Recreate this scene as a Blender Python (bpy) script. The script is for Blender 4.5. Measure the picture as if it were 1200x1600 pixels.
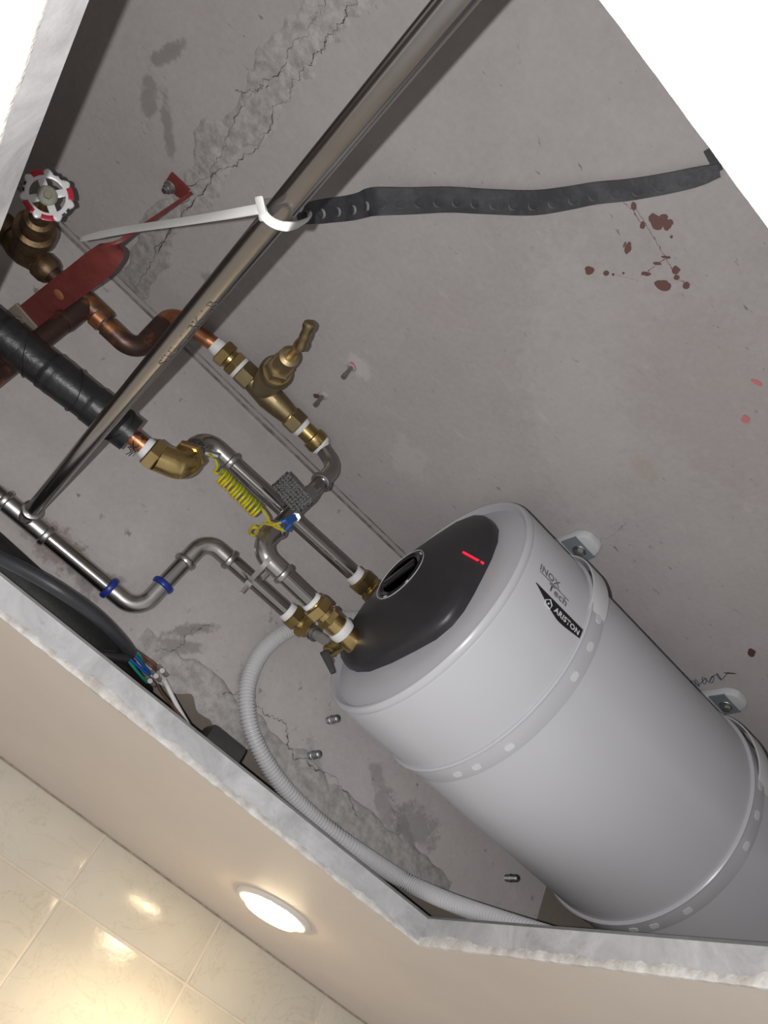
import bpy, bmesh, math, random
from mathutils import Vector, Matrix, noise
random.seed(7)
SC = bpy.context.scene
for o in list(bpy.data.objects): bpy.data.objects.remove(o)
COL = SC.collection
PI = math.pi

# ------------------------------------------------------------------ camera
EYE = Vector((0, 0, 1.95))                      # hand-held phone, under a ceiling hatch
FPX = 1212.25
AX = [Vector((0.692, 0.6759, 0.2534)), Vector((-0.5931, 0.3322, 0.7334)), Vector((0.4116, -0.6579, 0.6307))]
AX[2].normalize(); AX[0] = (AX[0] - AX[2]*AX[0].dot(AX[2])).normalized(); AX[1] = AX[2].cross(AX[0])
cam = bpy.data.cameras.new('camera'); cam_o = bpy.data.objects.new('camera', cam); COL.objects.link(cam_o)
cam.sensor_fit = 'VERTICAL'; cam.sensor_height = 36; cam.lens = FPX/1600*36; cam.clip_start = .01
RIGHT = Vector([a.x for a in AX]); UP = -Vector([a.y for a in AX]); FWD = Vector([a.z for a in AX])
mw = Matrix.Identity(4)
for i in range(3):
    mw[i][0] = RIGHT[i]; mw[i][1] = UP[i]; mw[i][2] = -FWD[i]; mw[i][3] = EYE[i]
cam_o.matrix_world = mw
SC.camera = cam_o
SC.view_settings.view_transform = 'Standard'; SC.view_settings.look = 'None'
SC.view_settings.gamma = 1; SC.view_settings.use_curve_mapping = False
SC.view_settings.exposure = 0.0

# ------------------------------------------------------------------ light
w = bpy.data.worlds.new('room'); SC.world = w; w.use_nodes = True
w.node_tree.nodes['Background'].inputs[0].default_value = (1.0, .985, .975, 1)
w.node_tree.nodes['Background'].inputs[1].default_value = .46
fl = bpy.data.lights.new('phone_flash', 'POINT'); fl.energy = 18; fl.shadow_soft_size = .0025; fl.color = (1, .98, .97)
flo = bpy.data.objects.new('phone_flash', fl); COL.objects.link(flo)
flo.location = EYE - RIGHT*.031

# ------------------------------------------------------------------ helpers
def V(x, y, z): return Vector((x, y, z + EYE.z))          # z measured from the eye height
def at(px, py, z):                                        # the point at height z above the eye seen at a pixel
    r = RIGHT*((px-600)/FPX) - UP*((py-800)/FPX) + FWD
    return EYE + r*(z/r.z)
def aty(px, py, y):                                       # the same on an upright plane parallel to the wall
    r = RIGHT*((px-600)/FPX) - UP*((py-800)/FPX) + FWD
    return EYE + r*(y/r.y)
ZS, YB, ZB = .79, .974, .380         # slab soffit height, upright concrete face, its lower edge
def on(px, py, lift=0., surf='slab'):
    return at(px, py, ZS-lift) if surf == 'slab' else aty(px, py, YB-lift)
NRM = {'slab': Vector((0, 0, -1)), 'wall': Vector((0, -1, 0))}
ROOT = {}
def link(name, me, parent=None, org=None):
    o = bpy.data.objects.new(name, me); COL.objects.link(o)
    if parent is not None:
        o.parent = parent; ROOT[o] = ROOT[parent]
    else:
        ROOT[o] = org if org is not None else Vector(); o.location = ROOT[o]
    return o
def tag(o, label=None, cat=None, group=None, kind=None):
    if label: o['label'] = label
    if cat: o['category'] = cat
    if group: o['group'] = group
    if kind: o['kind'] = kind
    return o
def thing(name, loc, label, cat, group=None):
    o = bpy.data.objects.new(name, None); COL.objects.link(o); o.location = loc; ROOT[o] = Vector(loc)
    o.empty_display_size = .02
    return tag(o, label, cat, group)

def frame(axis, up=None):
    a = axis.normalized()
    u = up if up is not None else (Vector((0, 0, 1)) if abs(a.z) < .9 else Vector((0, 1, 0)))
    u = (u - a*u.dot(a)).normalized()
    return a, u, a.cross(u)

def fillet(pts, rad, n=8):
    out = [pts[0].copy()]
    for i in range(1, len(pts)-1):
        A, C, B = pts[i-1], pts[i], pts[i+1]
        d0 = (C-A).normalized(); d1 = (B-C).normalized()
        ang = d0.angle(d1)
        if ang < .02: out.append(C.copy()); continue
        t = min(rad*math.tan(ang/2), (C-A).length*.49, (B-C).length*.49)
        r = t/math.tan(ang/2)
        nrm = (d1-d0*d1.dot(d0)).normalized()
        cen = C - d0*t + nrm*r
        for k in range(n+1):
            a = ang*k/n
            out.append(cen + (-nrm*math.cos(a) + d0*math.sin(a))*r)
    out.append(pts[-1].copy())
    return out

def smooth_path(pts, n=10):
    P = [pts[0]*2-pts[1]] + list(pts) + [pts[-1]*2-pts[-2]]
    out = []
    for i in range(1, len(P)-2):
        for k in range(n):
            t = k/n
            a, b, c, d = P[i-1], P[i], P[i+1], P[i+2]
            out.append(.5*((2*b) + (c-a)*t + (2*a-5*b+4*c-d)*t*t + (3*b-3*c+d-a)*t**3))
    out.append(P[-2].copy())
    return out

class MB:
    def __init__(s): s.bm = bmesh.new(); s.mi = 0
    def face(s, vs):
        try:
            f = s.bm.faces.new(vs); f.material_index = s.mi; f.smooth = True; return f
        except ValueError: return None
    def tube(s, pts, r, seg=16, cap=True, squash=None):
        rings = []; prev = None
        n = len(pts)
        for i, p in enumerate(pts):
            d = (pts[min(i+1, n-1)] - pts[max(i-1, 0)])
            if d.length < 1e-9: d = Vector((0, 0, 1))
            d.normalize()
            if prev is None: a, u, v = frame(d)
            else:
                u = (prev - d*prev.dot(d)).normalized(); v = d.cross(u)
            prev = u
            rr = r(i/(n-1)) if callable(r) else (r[i] if isinstance(r, (list, tuple)) else r)
            rings.append([s.bm.verts.new(p + (u*math.cos(2*PI*k/seg) + v*math.sin(2*PI*k/seg)*(squash or 1))*rr) for k in range(seg)])
        for a, b in zip(rings, rings[1:]):
            for k in range(seg): s.face([a[k], a[(k+1) % seg], b[(k+1) % seg], b[k]])
        if cap:
            s.face(rings[0][::-1]); s.face(rings[-1])
        return s
    def spin(s, p0, p1, prof, seg=24, frac=True, up=None, rot=0, cap=True):
        """lathe: prof = [(position along p0->p1, radius)]"""
        d = p1-p0; L = d.length if frac else 1
        a, u, v = frame(d, up)
        rings = []
        for t, r in prof:
            c = p0 + a*(t*L)
            rings.append([s.bm.verts.new(c + (u*math.cos(2*PI*k/seg+rot) + v*math.sin(2*PI*k/seg+rot))*r) for k in range(seg)])
        for A, B in zip(rings, rings[1:]):
            for k in range(seg): s.face([A[k], A[(k+1) % seg], B[(k+1) % seg], B[k]])
        if cap:
            if prof[0][1] > 1e-5: s.face(rings[0][::-1])
            if prof[-1][1] > 1e-5: s.face(rings[-1])
        return s
    def hexn(s, p0, p1, r, ch=.0015, up=None, rot=0, n=6):
        L = (p1-p0).length; c = min(ch/L, .3)
        return s.spin(p0, p1, [(0, r*.9), (c, r), (1-c, r), (1, r*.9)], n, True, up, rot)
    def box(s, c, ax, hx, hy, hz):
        """ax: three unit vectors"""
        vs = [s.bm.verts.new(c + ax[0]*hx*i + ax[1]*hy*j + ax[2]*hz*k) for i in (-1, 1) for j in (-1, 1) for k in (-1, 1)]
        for q in ((0, 1, 3, 2), (4, 6, 7, 5), (0, 4, 5, 1), (2, 3, 7, 6), (0, 2, 6, 4), (1, 5, 7, 3)):
            s.face([vs[i] for i in q])
        return s
    def poly(s, pts, nrm, th):
        """prism: polygon extruded both ways along nrm"""
        a = [s.bm.verts.new(p + nrm*th/2) for p in pts]; b = [s.bm.verts.new(p - nrm*th/2) for p in pts]
        n = len(pts); s.face(a); s.face(b[::-1])
        for k in range(n): s.face([a[k], b[k], b[(k+1) % n], a[(k+1) % n]])
        return s
    def ribbon(s, pts, nrms, w, th):
        """flat strip: pts centre line, nrms face normals"""
        n = len(pts); R = []
        for i, p in enumerate(pts):
            d = (pts[min(i+1, n-1)] - pts[max(i-1, 0)]).normalized()
            nn = nrms[i] if isinstance(nrms, list) else nrms
            nn = (nn - d*nn.dot(d)).normalized(); sd = d.cross(nn)
            ww = w(i/(n-1)) if callable(w) else w
            R.append([s.bm.verts.new(p + sd*ww/2*a + nn*th/2*b) for a, b in ((-1, -1), (1, -1), (1, 1), (-1, 1))])
        for A, B in zip(R, R[1:]):
            for k in range(4): s.face([A[k], A[(k+1) % 4], B[(k+1) % 4], B[k]])
        s.face(R[0][::-1]); s.face(R[-1])
        return s
    def mesh(s, name, mats, org, bevel=0, sharp=38):
        bm = s.bm
        bmesh.ops.recalc_face_normals(bm, faces=bm.faces)
        if bevel:
            es = [e for e in bm.edges if len(e.link_faces) == 2 and e.calc_face_angle(0) > .6]
            bmesh.ops.bevel(bm, geom=es, offset=bevel, segments=2, affect='EDGES', profile=.6, clamp_overlap=True)
            for f in bm.faces: f.smooth = True
        for e in bm.edges:
            if len(e.link_faces) == 2 and e.calc_face_angle(0) > math.radians(sharp): e.smooth = False
        for v in bm.verts: v.co -= org
        me = bpy.data.meshes.new(name); bm.to_mesh(me); bm.free()
        for m in (mats if isinstance(mats, (list, tuple)) else [mats]): me.materials.append(m)
        return me
    def build(s, name, mats, parent=None, bevel=0, sharp=38, label=None):
        if parent is not None: org = ROOT[parent]
        else:
            lo = Vector([min(v.co[i] for v in s.bm.verts) for i in range(3)]); hi = Vector([max(v.co[i] for v in s.bm.verts) for i in range(3)])
            org = (lo+hi)/2
        o = link(name, s.mesh(name, mats, org, bevel, sharp), parent, org)
        if label: o['label'] = label
        return o
def copy_tree(o, parent=None):
    c = o.copy(); COL.objects.link(c); ROOT[c] = ROOT.get(o, Vector())
    if parent is not None: c.parent = parent
    for ch in list(o.children): copy_tree(ch, c)
    return c

# ------------------------------------------------------------------ materials
class NT:
    def __init__(s, name):
        s.m = bpy.data.materials.new(name); s.m.use_nodes = True; s.t = s.m.node_tree
        s.b = s.t.nodes['Principled BSDF']
    def n(s, typ, **kw):
        d = s.t.nodes.new(typ)
        for k, v in kw.items(): setattr(d, k, v)
        return d
    def l(s, a, b): s.t.links.new(a, b)
    def math(s, op, a, b=None, c=None, clamp=False):
        d = s.n('ShaderNodeMath', operation=op, use_clamp=clamp)
        for i, x in enumerate((a, b, c)):
            if x is None: continue
            if isinstance(x, (int, float)): d.inputs[i].default_value = x
            else: s.l(x, d.inputs[i])
        return d.outputs[0]
    def pos(s, kind='Object'): return s.n('ShaderNodeTexCoord').outputs[kind]
    def noise(s, vec, scale, detail=6, rough=.6, dist=0):
        d = s.n('ShaderNodeTexNoise'); s.l(vec, d.inputs['Vector'])
        d.inputs['Scale'].default_value = scale; d.inputs['Detail'].default_value = detail
        d.inputs['Roughness'].default_value = rough; d.inputs['Distortion'].default_value = dist
        return d.outputs['Fac']
    def ramp(s, fac, a, b, ca=0., cb=1.):
        d = s.n('ShaderNodeMapRange'); s.l(fac, d.inputs[0])
        for i, x in zip((1, 2, 3, 4), (a, b, ca, cb)): d.inputs[i].default_value = x
        return d.outputs[0]
    def mix(s, fac, a, b, mode='MIX'):
        d = s.n('ShaderNodeMix', data_type='RGBA', blend_type=mode)
        for i, x in zip((0, 6, 7), (fac, a, b)):
            if isinstance(x, (int, float)): d.inputs[i].default_value = x
            elif isinstance(x, tuple): d.inputs[i].default_value = (*x, 1) if len(x) == 3 else x
            else: s.l(x, d.inputs[i])
        return d.outputs[2]
    def bump(s, h, strength, dist=.002):
        d = s.n('ShaderNodeBump'); s.l(h, d.inputs['Height']); d.inputs['Strength'].default_value = strength; d.inputs['Distance'].default_value = dist
        s.l(d.outputs[0], s.b.inputs['Normal'])
    def set(s, **kw):
        for k, v in kw.items():
            i = s.b.inputs[k.replace('_', ' ')]
            if isinstance(v, (int, float)): i.default_value = v
            elif isinstance(v, tuple): i.default_value = (*v, 1)
            else: s.l(v, i)
        return s
def pm(name, col, rough=.5, metal=0., var=0., vscale=30, bump=0., bscale=200, rvar=0., **kw):
    t = NT(name); p = t.pos()
    if var:
        n = t.noise(p, vscale)
        c = t.mix(t.ramp(n, .3, .7), tuple(x*(1-var) for x in col), tuple(min(1, x*(1+var)) for x in col))
        t.set(Base_Color=c)
    else: t.set(Base_Color=col)
    if rvar: t.set(Roughness=t.ramp(t.noise(p, vscale*1.7), .3, .7, max(.02, rough-rvar), rough+rvar))
    else: t.set(Roughness=rough)
    t.set(Metallic=metal)
    if bump: t.bump(t.noise(p, bscale, 4), bump)
    for k, v in kw.items(): t.set(**{k: v})
    return t.m
def two(name, a, b, lo, hi, scale, rough=.5, metal=0., bump=0., bscale=200, dist=0, ra=None, rb=None):
    t = NT(name); p = t.pos(); f = t.ramp(t.noise(p, scale, 7, .65, dist), lo, hi)
    t.set(Base_Color=t.mix(f, a, b), Metallic=metal)
    if ra is not None: t.set(Roughness=t.ramp(f, 0, 1, ra, rb))
    else: t.set(Roughness=rough)
    if bump: t.bump(t.noise(p, bscale, 5), bump)
    return t.m

def concrete(name, base, blobs=(), upright=False):
    """cast concrete: mottling, pits, stains with their own outline. blobs = (x, y, length, width, angle, colour, strength) in world metres"""
    t = NT(name)
    g = t.n('ShaderNodeNewGeometry').outputs['Position']
    big = t.noise(g, 2.2, 5, .55); mid = t.noise(g, 14, 8, .7); fine = t.noise(g, 130, 5, .7)
    c = t.mix(t.ramp(big, .3, .7), tuple(x*.90 for x in base), tuple(x*1.08 for x in base))
    warm = t.noise(g, 3.1, 4)
    c = t.mix(t.ramp(warm, .45, .75, 0, .35), c, (base[0]*.97, base[1]*.88, base[2]*.83))
    c = t.mix(t.ramp(mid, .25, .75, .0, .30), c, (base[0]*.62, base[1]*.61, base[2]*.60))
    c = t.mix(t.ramp(fine, .3, .7, 0, .16), c, (base[0]*1.5, base[1]*1.5, base[2]*1.5))
    # small pits and dark specks, streaked
    mp = t.n('ShaderNodeMapping'); t.l(g, mp.inputs[0]); mp.inputs['Rotation'].default_value = (0, 0, .5); mp.inputs['Scale'].default_value = (1, 2.4, 1)
    pit = t.noise(mp.outputs[0], 46, 3, .6)
    pit2 = t.noise(g, 5.5, 3)
    pf = t.math('MULTIPLY', t.ramp(pit, .66, .73), t.ramp(pit2, .42, .6))
    c = t.mix(t.math('MULTIPLY', pf, .75), c, (base[0]*.35, base[1]*.33, base[2]*.32))
    lt = t.math('MULTIPLY', t.ramp(t.noise(mp.outputs[0], 20, 6, .7), .60, .72), .25)
    c = t.mix(lt, c, (base[0]*1.35, base[1]*1.33, base[2]*1.30))
    sep = t.n('ShaderNodeSeparateXYZ'); t.l(g, sep.inputs[0]); X, Y = sep.outputs[0], sep.outputs[2 if upright else 1]
    brk = t.noise(g, 60, 7, .75)
    for (bx, by, L, W, ang, col, st) in blobs:
        dx = t.math('SUBTRACT', X, bx); dy = t.math('SUBTRACT', Y, by)
        ca, sa = math.cos(ang), math.sin(ang)
        u = t.math('DIVIDE', t.math('ADD', t.math('MULTIPLY', dx, ca), t.math('MULTIPLY', dy, sa)), L)
        v = t.math('DIVIDE', t.math('SUBTRACT', t.math('MULTIPLY', dy, ca), t.math('MULTIPLY', dx, sa)), W)
        d = t.math('SQRT', t.math('ADD', t.math('MULTIPLY', u, u), t.math('MULTIPLY', v, v)))
        d = t.math('ADD', d, t.math('MULTIPLY', t.math('SUBTRACT', brk, .5), 2.6))
        c = t.mix(t.ramp(d, .55, .95, st, 0), c, col)
    h = t.math('ADD', t.math('MULTIPLY', mid, .5), t.math('SUBTRACT', t.math('MULTIPLY', fine, .35), t.math('MULTIPLY', pf, .8)))
    t.bump(h, .35, .004)
    t.set(Base_Color=c, Roughness=.9, Specular_IOR_Level=.25, Diffuse_Roughness=1.0)
    return t.m

CB = (.405, .383, .380)
def sb(px, py, L, W, ang, col, st):
    p = on(px, py); return (p.x, p.y, L, W, ang, col, st)
def wb(px, py, L, W, ang, col, st):
    p = on(px, py, 0, 'wall'); return (p.x, p.z, L, W, ang, col, st)
DK = (.17, .165, .16); BR = (.24, .18, .15); LG = (.52, .51, .50)
M = {}
M['slab'] = concrete('cast_concrete', CB, [
    sb(260, 85, .035, .010, -1.2, DK, .6), sb(233, 150, .04, .014, 1.2, DK, .55), sb(262, 200, .05, .010, .95, DK, .55),
    sb(640, 720, .05, .035, .3, LG, .3), sb(1010, 735, .03, .018, 0, (.36, .29, .22), .35), sb(560, 575, .025, .018, 0, LG, .5),
    sb(330, 440, .02, .012, 0, DK, .5), sb(1120, 640, .2, .10, .1, (.34, .28, .26), .25), sb(900, 640, .25, .08, .6, LG, .2)])
M['beam'] = concrete('upright_concrete', tuple(x*1.26 for x in CB), [
    wb(85, 850, .045, .03, .1, BR, .6), wb(130, 895, .05, .020, -.5, DK, .5), wb(165, 905, .035, .010, .7, DK, .55), wb(300, 985, .045, .010, .8, DK, .55), wb(280, 1010, .04, .014, .6, DK, .5),
    wb(650, 1290, .05, .04, .2, DK, .45), wb(600, 1250, .07, .02, -.7, DK, .4), wb(640, 1320, .10, .015, -.6, DK, .4), wb(430, 1140, .09, .02, -.8, LG, .4), wb(390, 1120, .08, .012, -.8, DK, .4), wb(500, 1230, .08, .014, -.8, DK, .35), wb(250, 700, .1, .05, .1, LG, .15)], True)
M['rough_concrete'] = two('rough_mortar_seam', (.31, .295, .288), (.46, .44, .43), .36, .62, 75, .95, 0, .6, 160, 0)
M['seam'] = two('formwork_seam', (.20, .175, .165), (.38, .355, .345), .38, .62, 45, .95, 0, .5, 220)
M['crack'] = pm('crack_dark', (.075, .07, .068), .95)  # dark colour of the thin crack ribbons
M['wallc'] = concrete('rendered_wall', (.25, .215, .185))
def ceil_mat():
    t = NT('painted_plasterboard'); p = t.n('ShaderNodeNewGeometry').outputs['Position']
    c = t.mix(t.ramp(t.noise(p, 6, 5), .3, .7), (.70, .615, .545), (.74, .655, .58))
    c = t.mix(t.math('MULTIPLY', t.ramp(t.noise(p, 38, 6, .7), .62, .72), .16), c, (.85, .8, .74))
    t.set(Base_Color=c, Roughness=.55); t.bump(t.noise(p, 25, 5), .12, .003); return t.m
M['ceil'] = ceil_mat()
def reveal_mat():
    t = NT('gypsum_reveal'); p = t.n('ShaderNodeNewGeometry').outputs['Position']
    c = t.mix(t.ramp(t.noise(p, 14, 8, .7, .6), .30, .68), (.40, .395, .40), (.70, .70, .71))
    c = t.mix(t.ramp(t.noise(p, 55, 8, .75), .6, .75, 0, .5), c, (.30, .29, .285))
    t.set(Base_Color=c, Roughness=.85); t.bump(t.noise(p, 60, 6), .2, .002); return t.m
M['reveal'] = reveal_mat()
M['plaster'] = two('ragged_white_plaster', (.60, .56, .51), (.86, .84, .81), .35, .6, 50, .9, 0, .8, 150)
def tile_mat():
    t = NT('glazed_tile'); p = t.n('ShaderNodeNewGeometry').outputs['Position']
    c = t.mix(t.ramp(t.noise(p, 5, 5), .3, .7), (.60, .555, .47), (.68, .635, .55))
    v = t.math('ABSOLUTE', t.math('SUBTRACT', t.noise(p, 9, 7, .65, .8), .5))
    c = t.mix(t.ramp(v, 0, .012, .30, 0), c, (.42, .37, .29))
    t.set(Base_Color=c, Roughness=t.ramp(t.noise(p, 40, 4), .3, .7, .12, .22), Specular_IOR_Level=.5)
    t.bump(t.noise(p, 55, 5, .6, .6), .10, .004); return t.m
M['tile'] = tile_mat()
M['grout'] = pm('tile_grout', (.70, .63, .55), .8, 0, .06, 40)
def steel_mat(name, col, rough, var=.10):
    t = NT(name); p = t.pos()
    n = t.noise(p, 40, 5)
    t.set(Base_Color=t.mix(t.ramp(n, .3, .7), tuple(x*(1-var) for x in col), tuple(x*(1+var) for x in col)), Metallic=1., Roughness=t.ramp(t.noise(p, 90, 5), .3, .7, rough-.05, rough+.07))
    return t.m
M['steel'] = pm('stainless_steel', (.37, .355, .345), .21, 1.0, .04, 30)
M['steel_dull'] = steel_mat('press_fitting_steel', (.50, .485, .475), .31, .04)
M['zinc'] = steel_mat('zinc_plated', (.44, .44, .44), .46)
M['band'] = two('perforated_band_steel', (.04, .04, .04), (.25, .25, .25), .42, .6, 420, .45, .8, .9, 500)
M['brass'] = steel_mat('bright_brass', (.56, .41, .18), .30)
M['brass_dull'] = steel_mat('cast_brass', (.37, .29, .165), .46)
M['bronze'] = two('tarnished_bronze', (.14, .092, .055), (.26, .175, .095), .35, .65, 60, .48, .85, .3, 160)
M['copper'] = two('copper_pipe', (.50, .20, .10), (.62, .30, .16), .35, .65, 40, .33, .9)
M['copper_old'] = two('tarnished_copper', (.12, .075, .065), (.50, .21, .07), .50, .68, 28, .42, .8, .1, 200)
M['tape'] = pm('white_thread_tape', (.83, .83, .83), .6, 0, .06, 90, .3, 300)
M['blacktape'] = pm('black_wrapping_tape', (.018, .018, .019), .38, 0, .3, 60, .25, 160)
M['foam'] = pm('black_foam_lagging', (.012, .012, .012), .6, 0, .3, 60, .3, 260)
M['cable'] = pm('dark_grey_cable_sheath', (.035, .037, .042), .42, 0, .15, 40)
M['strap'] = two('black_rubber_strap', (.028, .030, .035), (.075, .078, .085), .45, .72, 24, .5, 0, .15, 200)
M['stud_dark'] = pm('dark_pressed_steel', (.20, .20, .20), .5, .6)
M['strap_hole'] = pm('pale_lit_hole_wall', (.33, .32, .32), .6)  # light-coloured core; flash-lit look of the hole walls put into the grey
M['red'] = two('red_oxide_paint', (.155, .032, .028), (.215, .045, .038), .35, .65, 50, .5, 0, .25, 150)
M['wheelred'] = pm('red_enamel', (.42, .012, .035), .3)
M['white_en'] = pm('white_enamel', (.70, .70, .71), .28, 0, .02, 20)
M['heater'] = pm('white_tank_enamel', (.575, .58, .615), .30, 0, .015, 6, Specular_IOR_Level=.5)
M['bracket'] = pm('white_bracket_paint', (.70, .71, .73), .28)
M['insert'] = pm('grey_plastic_insert', (.22, .26, .28), .5)
M['cover'] = pm('black_plastic_cover', (.034, .032, .036), .36, 0, .1, 60, .10, 900)
M['cover_gloss'] = pm('black_gloss_dial', (.012, .012, .013), .18)
M['badge'] = pm('black_badge', (.014, .014, .018), .3)
M['print_w'] = pm('white_print', (.72, .72, .74), .4)
M['print_g'] = pm('grey_print', (.17, .17, .18), .4)
M['print_d'] = pm('dark_pipe_print', (.10, .09, .085), .5)
M['glow'] = pm('red_indicator', (.5, .01, .03), .3, Emission_Color=(1, .02, .06), Emission_Strength=.9)
M['hose'] = pm('white_corrugated_plastic', (.60, .60, .615), .42)
M['nylon'] = pm('white_nylon', (.74, .74, .73), .45)
M['nylon_g'] = pm('translucent_grey_nylon', (.46, .45, .44), .4)
M['wire_y'] = pm('yellow_green_wire', (.62, .50, .02), .4)
M['wire_g'] = pm('green_stripe', (.19, .34, .03), .4)
M['wire_b'] = pm('blue_wire', (.012, .085, .32), .4)
M['wire_t'] = pm('green_wire', (.02, .26, .17), .4)
M['wire_n'] = pm('brown_wire', (.13, .06, .035), .45)
M['wire_w'] = pm('white_wire', (.74, .74, .75), .4)
M['term'] = pm('clear_terminal_plastic', (.30, .27, .26), .4)
M['blue_ring'] = pm('blue_seal_ring', (.012, .03, .24), .35)
M['box'] = pm('dark_grey_driver_case', (.045, .044, .043), .4, 0, .2, 50)
M['paint'] = pm('red_brown_paint_drip', (.125, .058, .050), .55)
M['pink'] = pm('pink_chalk_mark', (.55, .18, .18), .8)
M['blackp'] = pm('black_lever_plastic', (.020, .017, .016), .6)
M['clear'] = pm('clear_plastic_coupling', (.50, .47, .44), .15, Transmission_Weight=.6)
M['lamp'] = pm('lit_lens', (1, .9, .7), .4, Emission_Color=(1, .80, .50), Emission_Strength=45)
M['ring'] = pm('white_lamp_trim', (.80, .76, .70), .35)

# ------------------------------------------------------------------ the setting
ZC, TH = .285, .034                  # plasterboard underside, board build-up
YW, YR = 1.465, 1.60                 # tiled wall face, wall above the ceiling
HX0, HX1, HY0, HY1 = -.160, .6666, .084, .900   # hatch
E3 = [Vector((1, 0, 0)), Vector((0, 1, 0)), Vector((0, 0, 1))]
def slab_box(name, x0, x1, y0, y1, z0, z1, m):
    return MB().box(V((x0+x1)/2, (y0+y1)/2, (z0+z1)/2), E3, (x1-x0)/2, (y1-y0)/2, (z1-z0)/2).build(name, m)
slab = tag(slab_box('ceiling_slab', -1.6, 3.0, -1.4, 2.0, ZS, ZS+.16, M['slab']), 'grey cast concrete slab above the open hatch', kind='structure')
beam = tag(slab_box('wall_concrete', -1.6, 3.0, YB, YB+.30, ZB, ZS, [M['beam'], M['wallc']]), 'upright concrete face with studs behind the pipes', kind='structure')
for f in beam.data.polygons:
    if f.normal.z < -.5: f.material_index = 1
wallr = tag(slab_box('wall_rough', -1.6, 3.0, YW+.05, YR+.4, ZC+TH, ZS, M['wallc']), 'brown rendered wall above the suspended ceiling', kind='structure')
# brown block set in the upright face beside the far end of the heater
pb0 = aty(849, 1400, YB)
MB().box(V(pb0.x+.35, YB-.0005, (ZB+ZS)/2-.06), E3, .35, .0015, (ZS-ZB)/2-.06).build('brown_block', M['wallc'], beam)
wallt = tag(slab_box('wall_tiled', -1.6, 3.0, YW+.0018, YR, -1.95, ZC+TH, M['grout']), 'wall of glazed beige tiles below the ceiling', kind='structure')
# plasterboard with a rectangular hatch
mb = MB(); bm = mb.bm
xs = [-1.6, HX0, HX1, 3.0]; ys = [-1.4, HY0, HY1, YW+.006]
for zi, z in enumerate((ZC, ZC+TH)):
    g = [[bm.verts.new(V(x, y, z)) for y in ys] for x in xs]
    if zi == 0: g0 = g
    for i in range(3):
        for j in range(3):
            if (i, j) != (1, 1): mb.face([g[i][j], g[i+1][j], g[i+1][j+1], g[i][j+1]])
mb.mi = 1
for a, b in (((1, 1), (2, 1)), ((2, 1), (2, 2)), ((2, 2), (1, 2)), ((1, 2), (1, 1))):
    mb.face([g0[a[0]][a[1]], g0[b[0]][b[1]], g[b[0]][b[1]], g[a[0]][a[1]]])
for f in bm.faces: f.smooth = False
ceil = tag(mb.build('ceiling', [M['ceil'], M['reveal']]), 'painted suspended ceiling with a square hatch opening', kind='structure')
# ragged plaster along the arris
def arris(p0, p1, inward, seed, am=1.0):
    mb = MB(); n = int((p1-p0).length/.004); d = (p1-p0)/n; R = []
    for i in range(n+1):
        p = p0 + d*i
        k1 = .5+.5*noise.noise(Vector((i*.035, seed, 0))); k2 = .5+.5*noise.noise(Vector((i*.13, seed, 3))); k3 = noise.noise(Vector((i*.45, seed, 7)))
        up_ = .004 + .034*k1*k1*k2 + .003*k3; dn = .004 + .022*k2*k1*k1 + .0022*noise.noise(Vector((i*.5, seed, 9))); bul = .0010 + .0018*k2*k1 + .0009*k3; up_ *= am; dn *= am; bul *= am
        prof = [inward*.0003 + Vector((0, 0, up_)), inward*bul + Vector((0, 0, up_*.55)), inward*bul*1.1 + Vector((0, 0, 0)), inward*bul*.4 + Vector((0, 0, -bul)),
                -inward*dn*.5 + Vector((0, 0, -bul*.9)), -inward*dn + Vector((0, 0, -.0002)), -inward*.003 + Vector((0, 0, .004))]
        R.append([mb.bm.verts.new(p+q) for q in prof])
    for A, B in zip(R, R[1:]):
        for k in range(len(A)): mb.face([A[k], A[(k+1) % len(A)], B[(k+1) % len(A)], B[k]])
    mb.face(R[0][::-1]); mb.face(R[-1])
    return mb.build('plaster_edge', M['plaster'], ceil)
arris(V(HX0, HY1, ZC), V(HX1, HY1, ZC), Vector((0, -1, 0)), 1.3)
arris(V(HX1, HY1, ZC), V(HX1, HY0, ZC), Vector((-1, 0, 0)), 5.1)
arris(V(HX0, HY0, ZC), V(HX0, HY1, ZC), Vector((1, 0, 0)), 8.7, .3)
arris(V(HX1, HY0, ZC), V(HX0, HY0, ZC), Vector((0, 1, 0)), 2.2, .3)
# folded metal edge of the hatch trim
MB().box(V((HX0+HX1)/2, HY1+.004, ZC+TH+.001), E3, (HX1-HX0)/2, .005, .0015).build('edge_bead', M['zinc'], ceil)
MB().box(V(HX1+.004, (HY0+HY1)/2, ZC+TH+.001), E3, .005, (HY1-HY0)/2, .0015).build('edge_bead', M['zinc'], ceil)
# wall tiles, each its own piece
TW, THh, X0, Z0, GAP = .272, .20, .3863, .1686, .0048
def tile_mesh(wd, ht):
    mb = MB().box(Vector(), E3, (wd-GAP)/2, .005, (ht-GAP)/2)
    return mb.mesh('tile', M['tile'], Vector(), .0018)
tm = [tile_mesh(TW, ZC-Z0), tile_mesh(TW, THh)]
for r in range(5):
    zc_ = (Z0+ZC)/2 if r == 0 else Z0-THh*(r-.5)
    for k in range(-5, 7):
        o = bpy.data.objects.new('tile', tm[min(r, 1)]); COL.objects.link(o); o.parent = wallt
        o.location = V(X0+TW*(k+.5), YW+.005, zc_) - ROOT[wallt]
        o.rotation_euler = (random.uniform(-.003, .003), 0, random.uniform(-.003, .003))
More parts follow.
